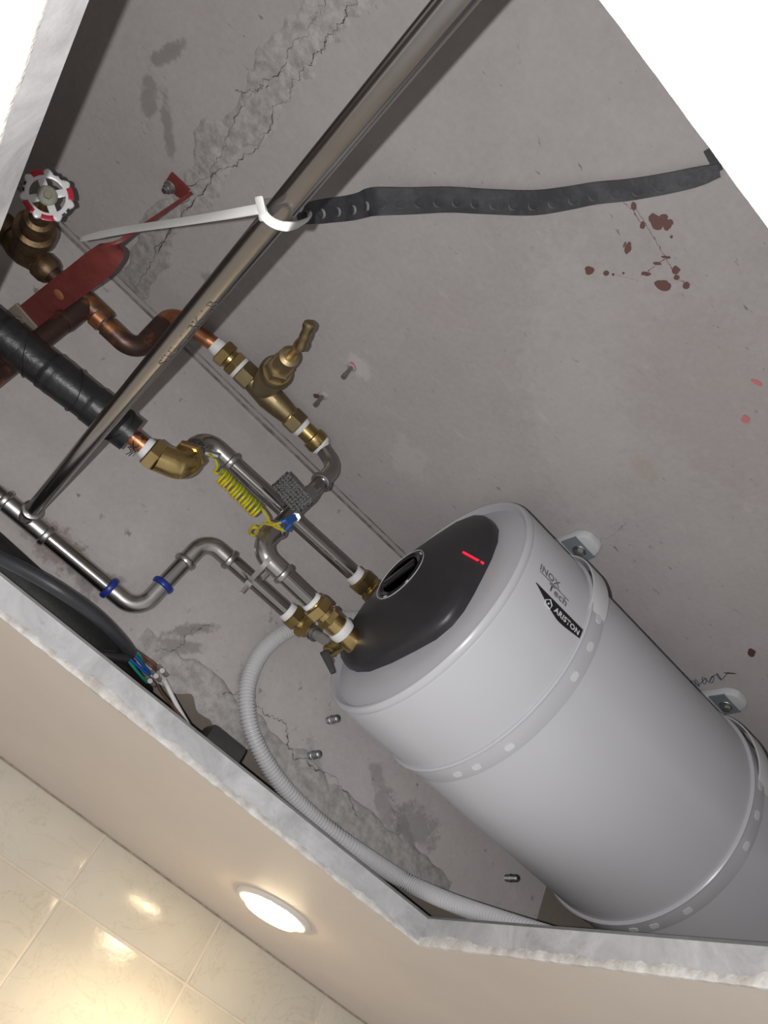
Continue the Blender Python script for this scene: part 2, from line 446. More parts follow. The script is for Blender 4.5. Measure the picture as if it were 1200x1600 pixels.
# brown cornice line of filler between tiles and ceiling
mb = MB(); pts = [V(-1.5+i*.03, YW-.001+.002*noise.noise(Vector((i*.5, 0, 0))), ZC-.001) for i in range(150)]
mb.tube(pts, lambda t: .0016+.0010*noise.noise(Vector((t*150, 4, 0))), 6).build('trim_1', pm('tan_filler', (.36, .29, .23), .8, 0, .4, 60)).__setitem__('kind', 'structure')

# relief on the slab: rough seams, formwork line, cracks
def rough_strip(pix, width, height, seed, n=160, m=14, name='mortar_seam', mat='rough_concrete', surf='slab'):
    cl = smooth_path([on(x, y, 0, surf) for x, y in pix], max(4, n//len(pix))); nz = NRM[surf]; own = slab if surf == 'slab' else beam
    mb = MB(); R = []; N = len(cl)
    for i, p in enumerate(cl):
        d = (cl[min(i+1, N-1)]-cl[max(i-1, 0)]).normalized(); sd = d.cross(nz)
        wl = width*(.5+.75*(.5+.5*noise.noise(Vector((i*.08, seed, 0))))) ; sh = width*.25*noise.noise(Vector((i*.06, seed, 5)))
        e1 = .16*width*noise.noise(Vector((i*.22, seed, 11))); e2 = .16*width*noise.noise(Vector((i*.22, seed, 17)))
        row = []
        for k in range(m+1):
            u = k/m*2-1
            off = sh + u*wl/2 + (e1 if u < 0 else e2)*abs(u)
            q = p + sd*off
            hh = height*(.35+.9*abs(noise.noise(q*28+Vector((seed, 0, 0))))+.5*noise.noise(q*90))*(1-abs(u)**6)
            hh *= min(1, i/6, (N-1-i)/6)
            row.append(mb.bm.verts.new(q + nz*(max(.0002, hh) if abs(u) < 1 else -.0006)))
        R.append(row)
    for A, B in zip(R, R[1:]):
        for k in range(m): mb.face([A[k], A[k+1], B[k+1], B[k]])
    return mb.build(name, M[mat], own, sharp=80)
rough_strip([(205, 452), (250, 370), (310, 285), (365, 210), (430, 120), (500, 35), (560, -40)], .060, .0035, 2.0)
rough_strip([(215, 1000), (280, 1052), (350, 1105), (415, 1160), (480, 1220), (540, 1270), (620, 1330), (700, 1395)], .055, .004, 6.0, 150, 14, surf='wall')
def crack(pix, wdt, jit, seed, mat='crack', surf='slab'):
    cl = smooth_path([on(x, y, 0, surf) for x, y in pix], 34); n = len(cl); mb = MB(); prev = None; nz = NRM[surf]
    for i, p in enumerate(cl):
        d = (cl[min(i+1, n-1)]-cl[max(i-1, 0)]).normalized(); sd = d.cross(nz)
        q = p + sd*(noise.noise(Vector((i*.07, seed, 1)))+.55*noise.noise(Vector((i*.21, seed, 2)))+.3*noise.noise(Vector((i*.6, seed, 3))))*jit
        ww = wdt*(.15+1.1*abs(noise.noise(Vector((i*.12, seed, 4)))))
        lf = .0042 if jit > .005 else .0007
        a, b = mb.bm.verts.new(q-sd*ww+nz*lf), mb.bm.verts.new(q+sd*ww+nz*lf)
        if prev: mb.face([prev[0], a, b, prev[1]])
        prev = (a, b)
    return mb.build('crack', M[mat], slab if surf == 'slab' else beam)
crack([(250, 395), (300, 300), (350, 235), (385, 150), (420, 130), (470, 60), (500, 20), (520, -20)], .0009, .010, 1)
crack([(215, 450), (275, 350), (350, 265), (400, 235), (435, 170), (470, 120), (500, 75), (540, 30), (560, -10)], .0011, .010, 3)
crack([(370, 140), (400, 145), (420, 125)], .0008, .006, 5)
crack([(345, 1090), (380, 1083), (405, 1110), (440, 1130), (450, 1170), (480, 1195), (530, 1225), (555, 1275)], .0012, .008, 9, surf='wall')
crack([(240, 1020), (280, 1010), (300, 985), (330, 975)], .0011, .008, 12, surf='wall')
crack([(932, 845), (948, 840), (965, 830), (978, 815)], .0005, .004, 15)
def ridge(pix, w_, surf):
    cl = smooth_path([on(x, y, .0004, surf) for x, y in pix], 40)
    return MB().ribbon(cl, NRM[surf], lambda t: w_*(.8+.6*noise.noise(Vector((t*70, 2, 0)))), .0014).build('formwork_ridge', M['seam'], slab if surf == 'slab' else beam)
SX = [-1.2+i*.05 for i in range(60)]
for yy, w_ in ((YB-.004, .0060), (YB-.017, .0026)):
    MB().ribbon([V(x, yy+.0012*noise.noise(Vector((x*9, yy*50, 0))), ZS-.0004) for x in SX], NRM['slab'], lambda t: w_*(.9+.5*noise.noise(Vector((t*90, yy*9, 0)))), .0016).build('formwork_ridge', M['seam'], slab)
def splat(px, py, L, W, ang, mat='paint', seed=0, name='paint_spot'):
    c = on(px, py, .0006+.00006*seed); mb = MB(); n = 18; pts = []
    for k in range(n):
        a = 2*PI*k/n; rr = 1+.32*noise.noise(Vector((math.cos(a)*1.4, math.sin(a)*1.4, seed*3.1+px)))
        x, y = math.cos(a)*L*rr, math.sin(a)*W*rr
        pts.append(c + Vector((x*math.cos(ang)-y*math.sin(ang), x*math.sin(ang)+y*math.cos(ang), 0)))
    mb.poly(pts, Vector((0, 0, 1)), .0008); return mb.build(name, M[mat], slab)
for i, a in enumerate([(921, 423, .005, .0045, 0), (947, 427, .003, .003, 0), (958, 429, .0014, .0014, 0), (974, 427, .0012, .0012, 0), (981, 388, .006, .0035, .9), (976, 382, .0035, .001, 1.0),
        (1025, 347, .009, .0055, .2), (1035, 343, .006, .005, 1.2), (1042, 352, .005, .004, .6), (1048, 347, .003, .002, 0), (1049, 370, .0015, .0015, 0), (1036, 446, .0085, .0055, -.6), (1056, 422, .0042, .004, 0), (1057, 434, .0026, .0026, 0),
        (1072, 446, .004, .003, .6), (1040, 402, .005, .0012, -.8), (1027, 412, .004, .0014, -.8), (1009, 428, .005, .002, -.8), (1004, 352, .004, .0025, .6), (990, 322, .004, .0025, .5), (1174, 1020, .009, .005, .5), (1140, 1052, .008, .0012, -1.2), (494, 619, .004, .005, .4), (1158, 845, .0, .0, 0)]):
    if a[2] > 0: splat(*a, seed=i)
crack([(974, 315), (988, 328), (1000, 345), (1006, 354)], .0009, .002, 21, 'paint')
crack([(988, 315), (1000, 335), (1012, 355), (1030, 385), (1045, 412), (1060, 432), (1072, 446)], .0008, .002, 23, 'paint')
crack([(1047, 400), (1030, 410), (1015, 422), (1000, 432)], .0008, .002, 25, 'paint')
crack([(960, 428), (985, 435), (1002, 440)], .0003, .001, 26, 'paint')
splat(1165, 655, .006, .004, .3, 'pink', 4, 'chalk_mark'); splat(1183, 598, .007, .0025, -.4, 'pink', 5, 'chalk_mark'); splat(552, 571, .006, .003, .3, 'pink', 6, 'chalk_mark')
# blue scribble beside the far bracket
sp = [at(1072+i*1.0+6*math.sin(i*.55), 1072-i*.28+5*math.sin(i*.9+1), ZS-.0005) for i in range(62)]
MB().tube(smooth_path(sp, 3), .0006, 5).build('chalk_scribble', pm('blue_chalk', (.10, .13, .20), .8), slab)

# ------------------------------------------------------------------ water heater
D = math.radians
YH, ZH, RH = .7546, .5896, .1765
def hp(x, th, r=RH): return V(x, YH + r*math.cos(th), ZH + r*math.sin(th))
heater = thing('water_heater', V(.85, YH, ZH), 'large white cylindrical water heater with black end cover hung under the slab', 'water heater')
A0, A1 = V(0, YH, ZH), V(1, YH, ZH)
MB().spin(A0, A1, [(.497, .10), (.497, RH-.0012), (.50, RH-.0006), (1.30, RH-.0006), (1.325, RH-.006), (1.345, RH-.03), (1.352, .10), (1.354, .001)], 96, False).build('tank_shell', M['heater'], heater)
MB().spin(A0, A1, [(.3735, .001), (.3735, .132), (.3755, .150), (.3800, .1635), (.3805, .1650), (.3770, .1672), (.3732, .1690), (.3718, .1712), (.3722, .1738), (.3750, .1758), (.3795, RH), (.3822, RH-.0010), (.3850, RH), (.498, RH), (.498, .10)], 96, False, cap=False).build('front_shell', M['heater'], heater)
def strap_ring(x0, x1):
    o = MB().spin(A0, A1, [(x0, RH-.002), (x0, RH+.0022), (x0+.0015, RH+.0038), (x0+.0035, RH+.0034), (x0+.005, RH+.0014), (x1-.001, RH+.0014), (x1, RH+.001), (x1, RH-.002)], 96, False, cap=False).build('clamp_band', M['heater'], heater)
    for th in (262, 252, 236, 200, 186, 172):
        t = math.radians(th); c = hp((x0+x1)/2+.004, t, RH+.0014); nrm = Vector((0, math.cos(t), math.sin(t)))
        ax, tg = E3[0], E3[0].cross(nrm)
        pts = [c + ax*.004*math.copysign(min(1, abs(1.35*math.cos(a))), math.cos(a))*(1 if abs(math.cos(a)) > .01 else 0) + tg*.0065*math.sin(a) for a in [2*PI*k/14 for k in range(14)]]
        MB().poly(pts, nrm, .0014).build('slot_tab', M['bracket'], o)
    return o
strap_ring(.4880, .516); strap_ring(.832, .860)
# brackets bolted up into the slab
def bracket(xc, side):
    s = -side                                           # -1 = towards the viewer
    def q(dx, dy, z): return V(xc+dx, YH+s*dy, z)
    yo = .052
    # outline of the tab seen from below (x, distance from the tank axis)
    out = [(-.024, yo), (-.022, .104), (-.017, .113), (-.010, .1185), (.010, .1195), (.017, .116), (.021, .108), (.024, .098), (.025, yo)]
    mb = MB(); zt, zb = ZS-.0005, ZS-.013
    top = [mb.bm.verts.new(q(x, y, zt)) for x, y in out]
    bot = [mb.bm.verts.new(q(x*.93, y-.0015 if y > .06 else y, zb)) for x, y in out]
    n = len(out); mb.face(top); mb.face(bot[::-1])
    for k in range(n): mb.face([top[k], bot[k], bot[(k+1) % n], top[(k+1) % n]])
    b = mb.build('mounting_bracket', M['bracket'], heater, .002)
    # stand-off strip from the clamp band up to the tab
    arc = [q(-.006, (RH+dl_)*math.cos(D(180-a_)), ZH+(RH+dl_)*math.sin(D(180-a_))) for dl_, a_ in ((-.004, 176), (.0035, 166), (.0075, 155), (.0095, 143), (.0085, 132), (.004, 121), (.0, 111), (-.003, 102))]
    ap = smooth_path(arc, 5)
    nrs = [((ap[min(i+1, len(ap)-1)]-ap[max(i-1, 0)]).cross(E3[0])).normalized() for i in range(len(ap))]
    MB().ribbon(ap, nrs, .029, .0022).build('stand_off', M['bracket'], b, .0006)
    MB().poly([q(-.020, .030, ZS-.012), q(-.020, .066, ZS-.012), q(-.020, .078, ZS-.030), q(-.020, .05, ZH+.170), q(-.020, .03, ZH+.174)], E3[0], .005).build('web', M['bracket'], b)
    MB().poly([q(.020, .030, ZS-.012), q(.020, .066, ZS-.012), q(.020, .078, ZS-.030), q(.020, .05, ZH+.170), q(.020, .03, ZH+.174)], E3[0], .005).build('web', M['bracket'], b)
    MB().poly([q(-.0225, .0765, zb-.0006), q(-.0215, .1025, zb-.0006), q(.0215, .1025, zb-.0006), q(.0225, .0765, zb-.0006)], E3[2], .0022).build('insert_plate', M['insert'], b)
    c = q(.002, .091, zb-.001)
    bo = MB().spin(c, c-E3[2]*.02, [(0, .0098), (.0015, .0102), (.0025, .0095), (.0026, .0062), (.009, .0060), (.0095, .005)], 24, False).build('bolt', M['zinc'], b)
    MB().hexn(c-E3[2]*.0025, c-E3[2]*.0075, .0078).build('nut', M['zinc'], bo)
for xc in (.508, .868):
    bracket(xc, 1); bracket(xc, -1)
# moulded black end cover: outline on the end face, domed towards the dial
base = [(.148, -.038), (.141, -.058), (.124, -.078), (.104, -.092), (.078, -.103), (.045, -.110), (.0, -.107), (-.044, -.098), (-.075, -.090), (-.096, -.075), (-.106, -.055), (-.110, -.030),
        (-.112, .0), (-.113, .030), (-.109, .062), (-.098, .090), (-.084, .108), (-.066, .124), (-.045, .135), (-.020, .138), (.004, .132), (.03, .112), (.058, .085), (.090, .05), (.125, .008), (.146, -.018)]
def cover_ring(s, x, cy=.010, cz=.008):
    return [V(x, YH+cy+(a-cy)*s, ZH+cz+(b-cz)*s) for a, b in base]
mb = MB(); R = []
for s, x in ((1.0, .376), (1.0, .3665), (.992, .3625), (.975, .3590), (.90, .3530), (.80, .3480), (.70, .3432), (.60, .3385), (.50, .3345)):
    R.append([mb.bm.verts.new(p) for p in cover_ring(s, x)])
n = len(base)
disc = [mb.bm.verts.new(V(.3295, YH+.010+.044*math.cos(t), ZH+.010+.044*math.sin(t))) for t in [math.atan2(b-.008, a-.010) for a, b in base]]
R.append(disc)
for A, B in zip(R, R[1:]):
    for k in range(n): mb.face([A[k], A[(k+1) % n], B[(k+1) % n], B[k]])
mb.face(disc)
cover = mb.build('end_cover', M['cover'], heater, sharp=50)
cover['label'] = 'matt black moulded end cover'
K0 = V(.3295, YH+.010, ZH+.010); KX = -E3[0]
MB().spin(K0, K0+KX, [(0, .0425), (.0008, .0425), (.0008, .0418), (.0002, .0416)], 64, False, cap=False).build('dial_ring', M['print_w'], cover)
dial = MB().spin(K0, K0+KX, [(0, .0385), (.0012, .038), (.002, .0365), (.0012, .033), (-.002, .026), (-.002, .001)], 64, False).build('dial', M['cover_gloss'], cover)
gd = (Vector((0, -.75, .35))).normalized()
MB().box(K0+KX*.0010, [gd, KX, gd.cross(KX)], .028, .0036, .0065).build('dial_grip', M['cover_gloss'], dial, .002)
for dy, dz in ((.004, -.0385), (.008, -.0375), (-.028, .026), (-.024, .029)):
    MB().box(K0+KX*.0008+Vector((0, dy, dz)), E3, .0005, .0011, .0018).build('dial_mark', M['print_w'], cover)
# red indicator slit on the cover flank
def cov(y, z):      # cover surface point by rings
    best = None
    dy, dz = y-.010, z-.008; a = math.atan2(dz, dy)
    bl = [(math.hypot(p-.010, q-.008), math.atan2(q-.008, p-.010)) for p, q in base]
    rb = min(bl, key=lambda t: abs((t[1]-a+PI) % (2*PI)-PI))[0]; s = math.hypot(dy, dz)/rb
    tab = [(1.0, .3665), (.992, .3625), (.975, .3590), (.90, .3530), (.80, .3480), (.70, .3432), (.60, .3385), (.50, .3345), (.3, .3295)]
    for (s0, x0), (s1, x1) in zip(tab, tab[1:]):
        if s >= s1: return V(x0+(x1-x0)*(min(s, s0)-s0)/(s1-s0), YH+y, ZH+z)
    return V(.3295, YH+y, ZH+z)
def atx(px, py, x):
    r = RIGHT*((px-600)/FPX) - UP*((py-800)/FPX) + FWD
    return EYE + r*(x/r.x)
def on_cover(px, py):
    x = .355
    for _ in range(12):
        p = atx(px, py, x); x = .5*x + .5*cov(p.y-YH, p.z-EYE.z-ZH).x
    return atx(px, py, x)
rl = [on_cover(724+31*t, 863+17*t) for t in [i/6 for i in range(7)]]
rl = [p+(EYE-p).normalized()*.0022 for p in rl]
MB().tube(rl, .0016, 8).build('indicator_light', M['glow'], cover)
# lettering, wrapped round the tank
def letters(text, x0, x1, th0, hgt, mat, parent, name, r=RH+.0004, font_scale=1.0, slant=0):
    cu = bpy.data.curves.new('t', 'FONT'); cu.body = text; cu.resolution_u = 3; cu.offset = .028; cu.space_character = 1.08
    to = bpy.data.objects.new('t', cu); COL.objects.link(to); bpy.context.view_layer.update()
    me = to.to_mesh().copy(); bpy.data.objects.remove(to)
    xs = [v.co.x for v in me.vertices]; ysv = [v.co.y for v in me.vertices]
    mx, Mx, my, My = min(xs), max(xs), min(ysv), max(ysv)
    bm = bmesh.new(); bm.from_mesh(me); bpy.data.meshes.remove(me)
    for v in bm.verts:
        u = (v.co.x-mx)/(Mx-mx); h = (v.co.y-my)/(My-my)*hgt
        p = hp(x0+(x1-x0)*u+slant*h, th0-h/r, r) - ROOT[parent]
        v.co = p
    me = bpy.data.meshes.new(name); bm.to_mesh(me); bm.free(); me.materials.append(mat)
    return link(name, me, parent)
D = math.radians
bx0, bx1 = .4020, .4885; NB = 22
mb = MB(); top, bot = [], []
for k in range(NB+1):
    u = k/NB; x = bx0+(bx1-bx0)*u
    lo = 182.6 + 6.0*math.sin(min(1, u*1.35)*PI/2)*(1-.32*max(0, u-.55)/.45)
    if k == 0: lo = 182.8
    ring = [mb.bm.verts.new(hp(x, D(182.4+(lo-182.4)*j/5), RH+.0004)) for j in range(6)]
    if top:
        for j in range(5): mb.face([prev[j], prev[j+1], ring[j+1], ring[j]])
    top.append(1); prev = ring
badge = mb.build('badge', M['badge'], heater)
letters('ARISTON', .4395, .4840, D(186.4), .0072, M['print_w'], badge, 'badge_lettering', RH+.0008)
hs = [(.4245, 187.0), (.4335, 187.0), (.4345, 185.2), (.4290, 183.6), (.4235, 185.2)]
mb = MB(); mb.tube([hp(x, D(t), RH+.0008) for x, t in hs+[hs[0], hs[1]]], .0007, 6).build('badge_emblem', M['print_w'], badge)
MB().spin(hp(.429, D(185.6), RH+.0004), hp(.429, D(185.6), RH+.002), [(0, .0012), (.6, .0012), (.7, .0008)], 10).build('badge_emblem', M['print_w'], badge)
letters('INOX', .4005, .4360, D(176.1), .0098, M['print_g'], heater, 'lettering', slant=-.05)
letters('Tech', .4200, .4530, D(180.5), .0098, M['print_g'], heater, 'lettering')
for x0, x1, th in ((.4015, .4385, 176.75), (.4215, .4545, 176.95)):
    MB().ribbon([hp(x0+(x1-x0)*i/8, D(th), RH+.0005) for i in range(9)], Vector((0, math.cos(D(th)), math.sin(D(th)))), .0011, .0003).build('lettering', M['print_g'], heater)

# ------------------------------------------------------------------ pipes
PR = .011
def hexnut(parent, p0, p1, r, mat='brass', name='nut', rot=0): return MB().hexn(p0, p1, r, rot=rot).build(name, M[mat], parent, sharp=25)
def press_ring(parent, c, d, r=PR, mat='steel_dull', name='press_ring'):
    """rolled bead at the mouth of a press fitting; d points out of the fitting"""
    return MB().spin(c, c+d.normalized(), [(-.009, r+.0012), (-.0075, r+.0034), (-.004, r+.0042), (-.0012, r+.0032), (0, r+.0012), (0, r)], 28, False, cap=False).build(name, M[mat], parent)
def elbow(parent, A, C, B, leg=.046, bend=.034, r=PR+.0011, rings=(1, 1), mats=('steel_dull', 'steel_dull')):
    d0 = (A-C).normalized(); d1 = (B-C).normalized()
    pts = fillet([C+d0*leg, C, C+d1*leg], bend, 14)
    e = MB().tube(pts, r, 28).build('elbow', M['steel_dull'], parent)
    if rings[0]: press_ring(e, C+d0*(leg+.001), d0, PR, mats[0])
    if rings[1]: press_ring(e, C+d1*(leg+.001), d1, PR, mats[1])
    return e
def pipe(parent, pts, r=PR, mat='steel', name='pipe', bend=.03):
    return MB().tube(fillet(pts, bend), r, 28).build(name, M[mat], parent)

# long pipe coming towards the viewer, tee, drop to the heater's valve
T = aty(40, 810, .955); ZT = T.z-EYE.z
Pend = at(722, -12, ZT); Pfar = Pend + (Pend-T)*.30
Bc = V(aty(205, 968, .955).x, .955, ZT); Ac = aty(322, 842, .925)
Pe3 = aty(452, 953, .925); Pe3.z = Ac.z; BPR = .0090
sp_ = thing('steel_water_pipe', T, 'long bare stainless steel water pipe crossing the hatch with tee and elbows', 'pipe')
pipe(sp_, [T, Pfar], BPR)
dirT = (Pend-T).normalized(); dirR = (Bc-T).normalized()
tee = MB().tube([T-dirR*.034, T+dirR*.034], PR+.0014, 28).tube([T, T+dirT*.032], BPR+.0012, 28).build('tee', M['steel_dull'], sp_)
press_ring(tee, T-dirR*.036, -dirR); press_ring(tee, T+dirR*.036, dirR); press_ring(tee, T+dirT*.034, dirT, BPR)
pipe(sp_, [T-dirR*.40, T-dirR*.034]); pipe(sp_, [T+dirR*.03, Bc-dirR*.03])
elbow(sp_, T, Bc, Ac, mats=('blue_ring', 'blue_ring'), leg=.05, bend=.038); pipe(sp_, [Bc+(Ac-Bc).normalized()*.03, Ac-(Ac-Bc).normalized()*.03])
elbow(sp_, Bc, Ac, Pe3); d3 = (Pe3-Ac).normalized(); pipe(sp_, [Ac+d3*.03, Pe3])
# print on the long pipe
def pipe_text(text, p0, p1, r, hgt, up, mat, parent):
    cu = bpy.data.curves.new('t', 'FONT'); cu.body = text; cu.resolution_u = 2
    to = bpy.data.objects.new('t', cu); COL.objects.link(to); bpy.context.view_layer.update()
    me = to.to_mesh().copy(); bpy.data.objects.remove(to)
    xs = [v.co.x for v in me.vertices]; mx, Mx = min(xs), max(xs); mid = .35
    a, u, v = frame(p1-p0, up)
    bm = bmesh.new(); bm.from_mesh(me); bpy.data.meshes.remove(me)
    for q in bm.verts:
        t = (q.co.x-mx)/(Mx-mx); ang = -(q.co.y-mid)*hgt/r
        q.co = p0+(p1-p0)*t + (u*math.cos(ang)+v*math.sin(ang))*(r+.0003) - ROOT[parent]
    me = bpy.data.meshes.new('pipe_print'); bm.to_mesh(me); bm.free(); me.materials.append(mat)
    return link('pipe_print', me, parent)
def on_line(px, py):       # nearest point of the long pipe to a pixel
    best = min((T+(Pend-T)*(i/400) for i in range(401)), key=lambda p: (lambda d: (600+FPX*d.dot(RIGHT)/d.dot(FWD)-px)**2+(800-FPX*d.dot(UP)/d.dot(FWD)-py)**2)(p-EYE))
    return best
pq = on_line(300, 500)
pipe_text('SIHL  /  3K LB', on_line(252, 556), on_line(336, 458), BPR, .0100, (EYE-pq).normalized()+RIGHT*.45, M['print_d'], sp_)
# brass compression end on the drop
sp_b = d3
hexnut(sp_, Pe3+d3*.004, Pe3+d3*.019, .0185); hexnut(sp_, Pe3+d3*.024, Pe3+d3*.036, .0175, rot=.3)
MB().spin(Pe3-d3*.004, Pe3+d3*.040, [(0, PR+.0015), (.1, .0135), (1, .0135)], 24).build('olive_body', M['brass'], sp_)
MB().spin(Pe3-d3*.005, Pe3+d3*.004, [(0, PR+.0015), (.2, PR+.0026), (1, PR+.003)], 20).build('thread_tape', M['tape'], sp_)
Ecl = Pe3+d3*.038

# hot outlet: pipe 1
H1 = aty(571, 900, .875); H0 = aty(312, 690, .875); H0.z = (H0.z+H1.z)/2-.003; H1.z = H0.z+.004
BE = aty(283, 728, .835)                    # corner of the brass elbow on the lagged copper
hp_ = thing('steel_outlet_pipe', H1, 'stainless steel pipe from coiled wire clamp to upper heater fitting', 'pipe')
dh = (H1-H0).normalized()
pipe(hp_, [H0+dh*.03, H1-dh*.01])
elbow(hp_, BE+(H0-BE)*.3, H0, H1, leg=.052, bend=.030, rings=(0, 1))
pipe(hp_, [BE+(H0-BE)*.35, H0-(H0-BE).normalized()*.03])
MB().spin(H1-dh*.020, H1-dh*.008, [(0, PR+.001), (.1, PR+.003), (.9, PR+.003), (1, PR+.001)], 20).build('thread_tape', M['tape'], hp_)
hexnut(hp_, H1-dh*.008, H1+dh*.010, .0195); hexnut(hp_, H1+dh*.014, H1+dh*.028, .0185, rot=.4)
MB().spin(H1-dh*.006, V(.380, H1.y, H1.z-EYE.z), [(0, .0142), (1, .0142)], 24).build('union_body', M['brass'], hp_)

# cold feed: stopcock end, double bend, pipe 2 into the safety valve
S0 = aty(500, 695, .880); C1 = aty(524, 730, .868); C2 = aty(401, 858, .835); S1 = aty(489, 942, .835)
cp_ = thing('steel_feed_pipe', C2, 'stainless steel feed pipe with double bend between stopcock and safety valve', 'pipe')
dc = (S1-C2).normalized(); dm = (C2-C1).normalized()
a = fillet([S0, C1, C1+dm*.05], .030, 14)
e1 = MB().tube(a, PR+.0008, 28).build('elbow', M['steel_dull'], cp_); press_ring(e1, C1+dm*.050, dm, PR+.0008)
pipe(cp_, [C1+dm*.045, C2-dm*.03]); elbow(cp_, C1, C2, S1, .050, .034)
pipe(cp_, [C2+dc*.035, S1])
hexnut(cp_, S0-(C1-S0).normalized()*.001, S0+(C1-S0).normalized()*.008, .0155, 'steel_dull')
MB().spin(S1-dc*.006, S1+dc*.004, [(0, PR+.001), (.2, PR+.003), (1, PR+.0035)], 20).build('thread_tape', M['tape'], cp_)
hexnut(cp_, S1+dc*.002, S1+dc*.018, .0195); hexnut(cp_, S1+dc*.024, S1+dc*.034, .0178, rot=.35)
MB().spin(S1, S1+dc*.052, [(0, .0145), (1, .0150)], 24).build('union_body', M['brass'], cp_)

# safety valve on the tank inlet
SV = S1+dc*.050
sv = thing('safety_valve', SV, 'small brass safety valve with black lever beside the heater cover', 'valve')
MB().spin(SV-dc*.002, SV+dc*.010, [(0, .0172), (.5, .0178), (1, .0165)], 24).build('thread_tape', M['tape'], sv)
MB().spin(SV+dc*.008, V(.380, SV.y, SV.z-EYE.z), [(0, .0150), (.3, .0165), (.7, .0165), (1, .013)], 24).build('valve_body', M['brass'], sv)
vb = SV+dc*.022; vo = aty(512, 1018, .875)
MB().spin(vb, vo, [(0, .0095), (.55, .0095), (.58, .0088), (.85, .0088), (.88, .0098), (1, .0092)], 20).build('outlet_spigot', M['brass'], sv)
lv = MB(); l0 = aty(506, 1017, .868); l1 = aty(521, 1052, .862)
lv.ribbon([l0+(l1-l0)*t for t in (0, .2, .4, .6, .8, 1)], [(EYE-l0).normalized()]*6, lambda t: .0125-.0055*t, .007).build('lever', M['blackp'], sv, .0015)
# clear coupling between drop pipe and valve
ec1 = aty(516, 1006, .89)
cc = thing('clear_coupling', Ecl, 'clear plastic coupling between the brass nut and safety valve', 'coupling')
MB().spin(Ecl, ec1, [(0, .0105), (.12, .0105), (.13, .0085), (.35, .0085), (.36, .0068), (.9, .0068), (1, .006)], 20).build('tube', M['clear'], cc)
for t in (.05, .22, .34): MB().spin(Ecl+(ec1-Ecl)*t, Ecl+(ec1-Ecl)*(t+.035), [(0, .0112), (1, .0112)], 18).build('grip_ring', M['zinc'], cc)

# lagged copper return with brass elbow
bk = thing('lagged_copper_pipe', aty(120, 610, .835), 'copper pipe wrapped in black tape ending in a brass elbow', 'pipe')
k0 = aty(0, 522, .835); k1 = aty(228, 700, .835); kd = (k1-k0).normalized()
L0 = k0-kd*.25; Lk = aty(206, 680, .835)
nt = 150; pts = [L0+(Lk-L0)*(i/nt) for i in range(nt+1)]
LL = (Lk-L0).length
def tapr(t):
    s = t*LL/.062; fr = s-math.floor(s)
    return .0225+.0016*(1-fr)+.0006*noise.noise(Vector((t*60, 1, 0)))
MB().tube(pts, tapr, 28).build('tape_wrap', M['blacktape'], bk)
for i in range(9):                                       # turned-up edges of the wrap
    t = (i+.6)*.062/LL
    if t > 1: break
    c = L0+(Lk-L0)*t; a_, u_, v_ = frame(kd)
    MB().tube([c + (u_*math.cos(q)+v_*math.sin(q))*.0240 + kd*.012*math.sin(q+i) for q in [2*PI*k/30 for k in range(31)]], .0007, 5).build('tape_edge', M['blacktape'], bk)
MB().tube([Lk-kd*.02, k1+kd*.01], PR, 24).build('pipe', two('scraped_copper', (.10, .05, .04), (.55, .22, .11), .42, .5, 60, .4, .8), bk)
for i in range(6):
    o_ = Lk+kd*.006; e_ = o_+kd*random.uniform(.004, .016)+Vector((0, random.uniform(-.02, .02), random.uniform(-.03, -.012)))
    MB().tube(smooth_path([o_+Vector((0, random.uniform(-.012, .012), -.010)), (o_+e_)/2+Vector((.004, 0, -.006)), e_], 4), .0005, 5).build('loose_thread', M['blacktape'], bk)
MB().spin(k1-kd*.004, k1+kd*.006, [(0, PR+.001), (.3, PR+.003), (1, PR+.003)], 20).build('thread_tape', M['tape'], bk)
hexnut(bk, k1+kd*.004, k1+kd*.019, .0215)
ed = (H0-BE).normalized()
mbx = MB().spin(k1+kd*.016, BE, [(0, .0150), (.25, .0150), (.3, .0180), (.55, .0185), (1, .0175)], 28)
mbx.build('elbow_neck', M['brass'], bk)
MB().tube(fillet([k1+kd*.016, BE+kd*.004, BE+ed*.034], .026, 14), .0182, 32).build('elbow_body', M['brass'], bk)
MB().hexn(BE+ed*.020, BE+ed*.032, .0225, .002).build('elbow_collar', M['brass'], bk, sharp=25)

# old copper run with gate valve
co = thing('tarnished_copper_pipe', aty(135, 475, .885), 'tarnished copper pipe with tee and two soldered bends above the red bar', 'pipe')
g0 = aty(70, 418, .885); gt = aty(135, 474, .885); ce = aty(212, 552, .885); ce2 = aty(268, 492, .885); cs = aty(342, 543, .885)
cd = (ce-g0).normalized()
CR = .0140
MB().tube(fillet([g0, ce, ce2, cs], .020, 10)[:12], CR-.002, 24).build('pipe', M['copper_old'], co)
MB().tube(fillet([ce-cd*.05, ce, ce2-(ce2-ce)*.25], .024, 12), CR, 24).build('bend', M['copper_old'], co)
d2 = (ce2-ce).normalized(); d4 = (cs-ce2).normalized()
MB().tube([ce+d2*.02, ce2-d2*.02], CR-.0022, 24).build('pipe', M['copper_old'], co)
MB().tube(fillet([ce2-d2*.034, ce2, ce2+d4*.034], .024, 12), CR-.0006, 24).build('bend', M['copper'], co)
MB().tube([ce2+d4*.02, cs+d4*.01], PR, 24).build('pipe', M['copper'], co)
MB().spin(gt-cd*.030, gt+cd*.034, [(0, CR), (.06, CR+.0016), (.94, CR+.0016), (1, CR)], 24).build('tee', M['copper_old'], co)
gb = aty(-40, 612, .885); gdv = (gb-gt).normalized()
MB().spin(gt, gt+gdv*.05, [(0, CR+.001), (.9, CR+.001), (1, CR)], 24).build('tee_branch', M['copper_old'], co)
MB().tube([gt+gdv*.03, gb+gdv*.15], CR-.001, 24).build('pipe', M['copper_old'], co)
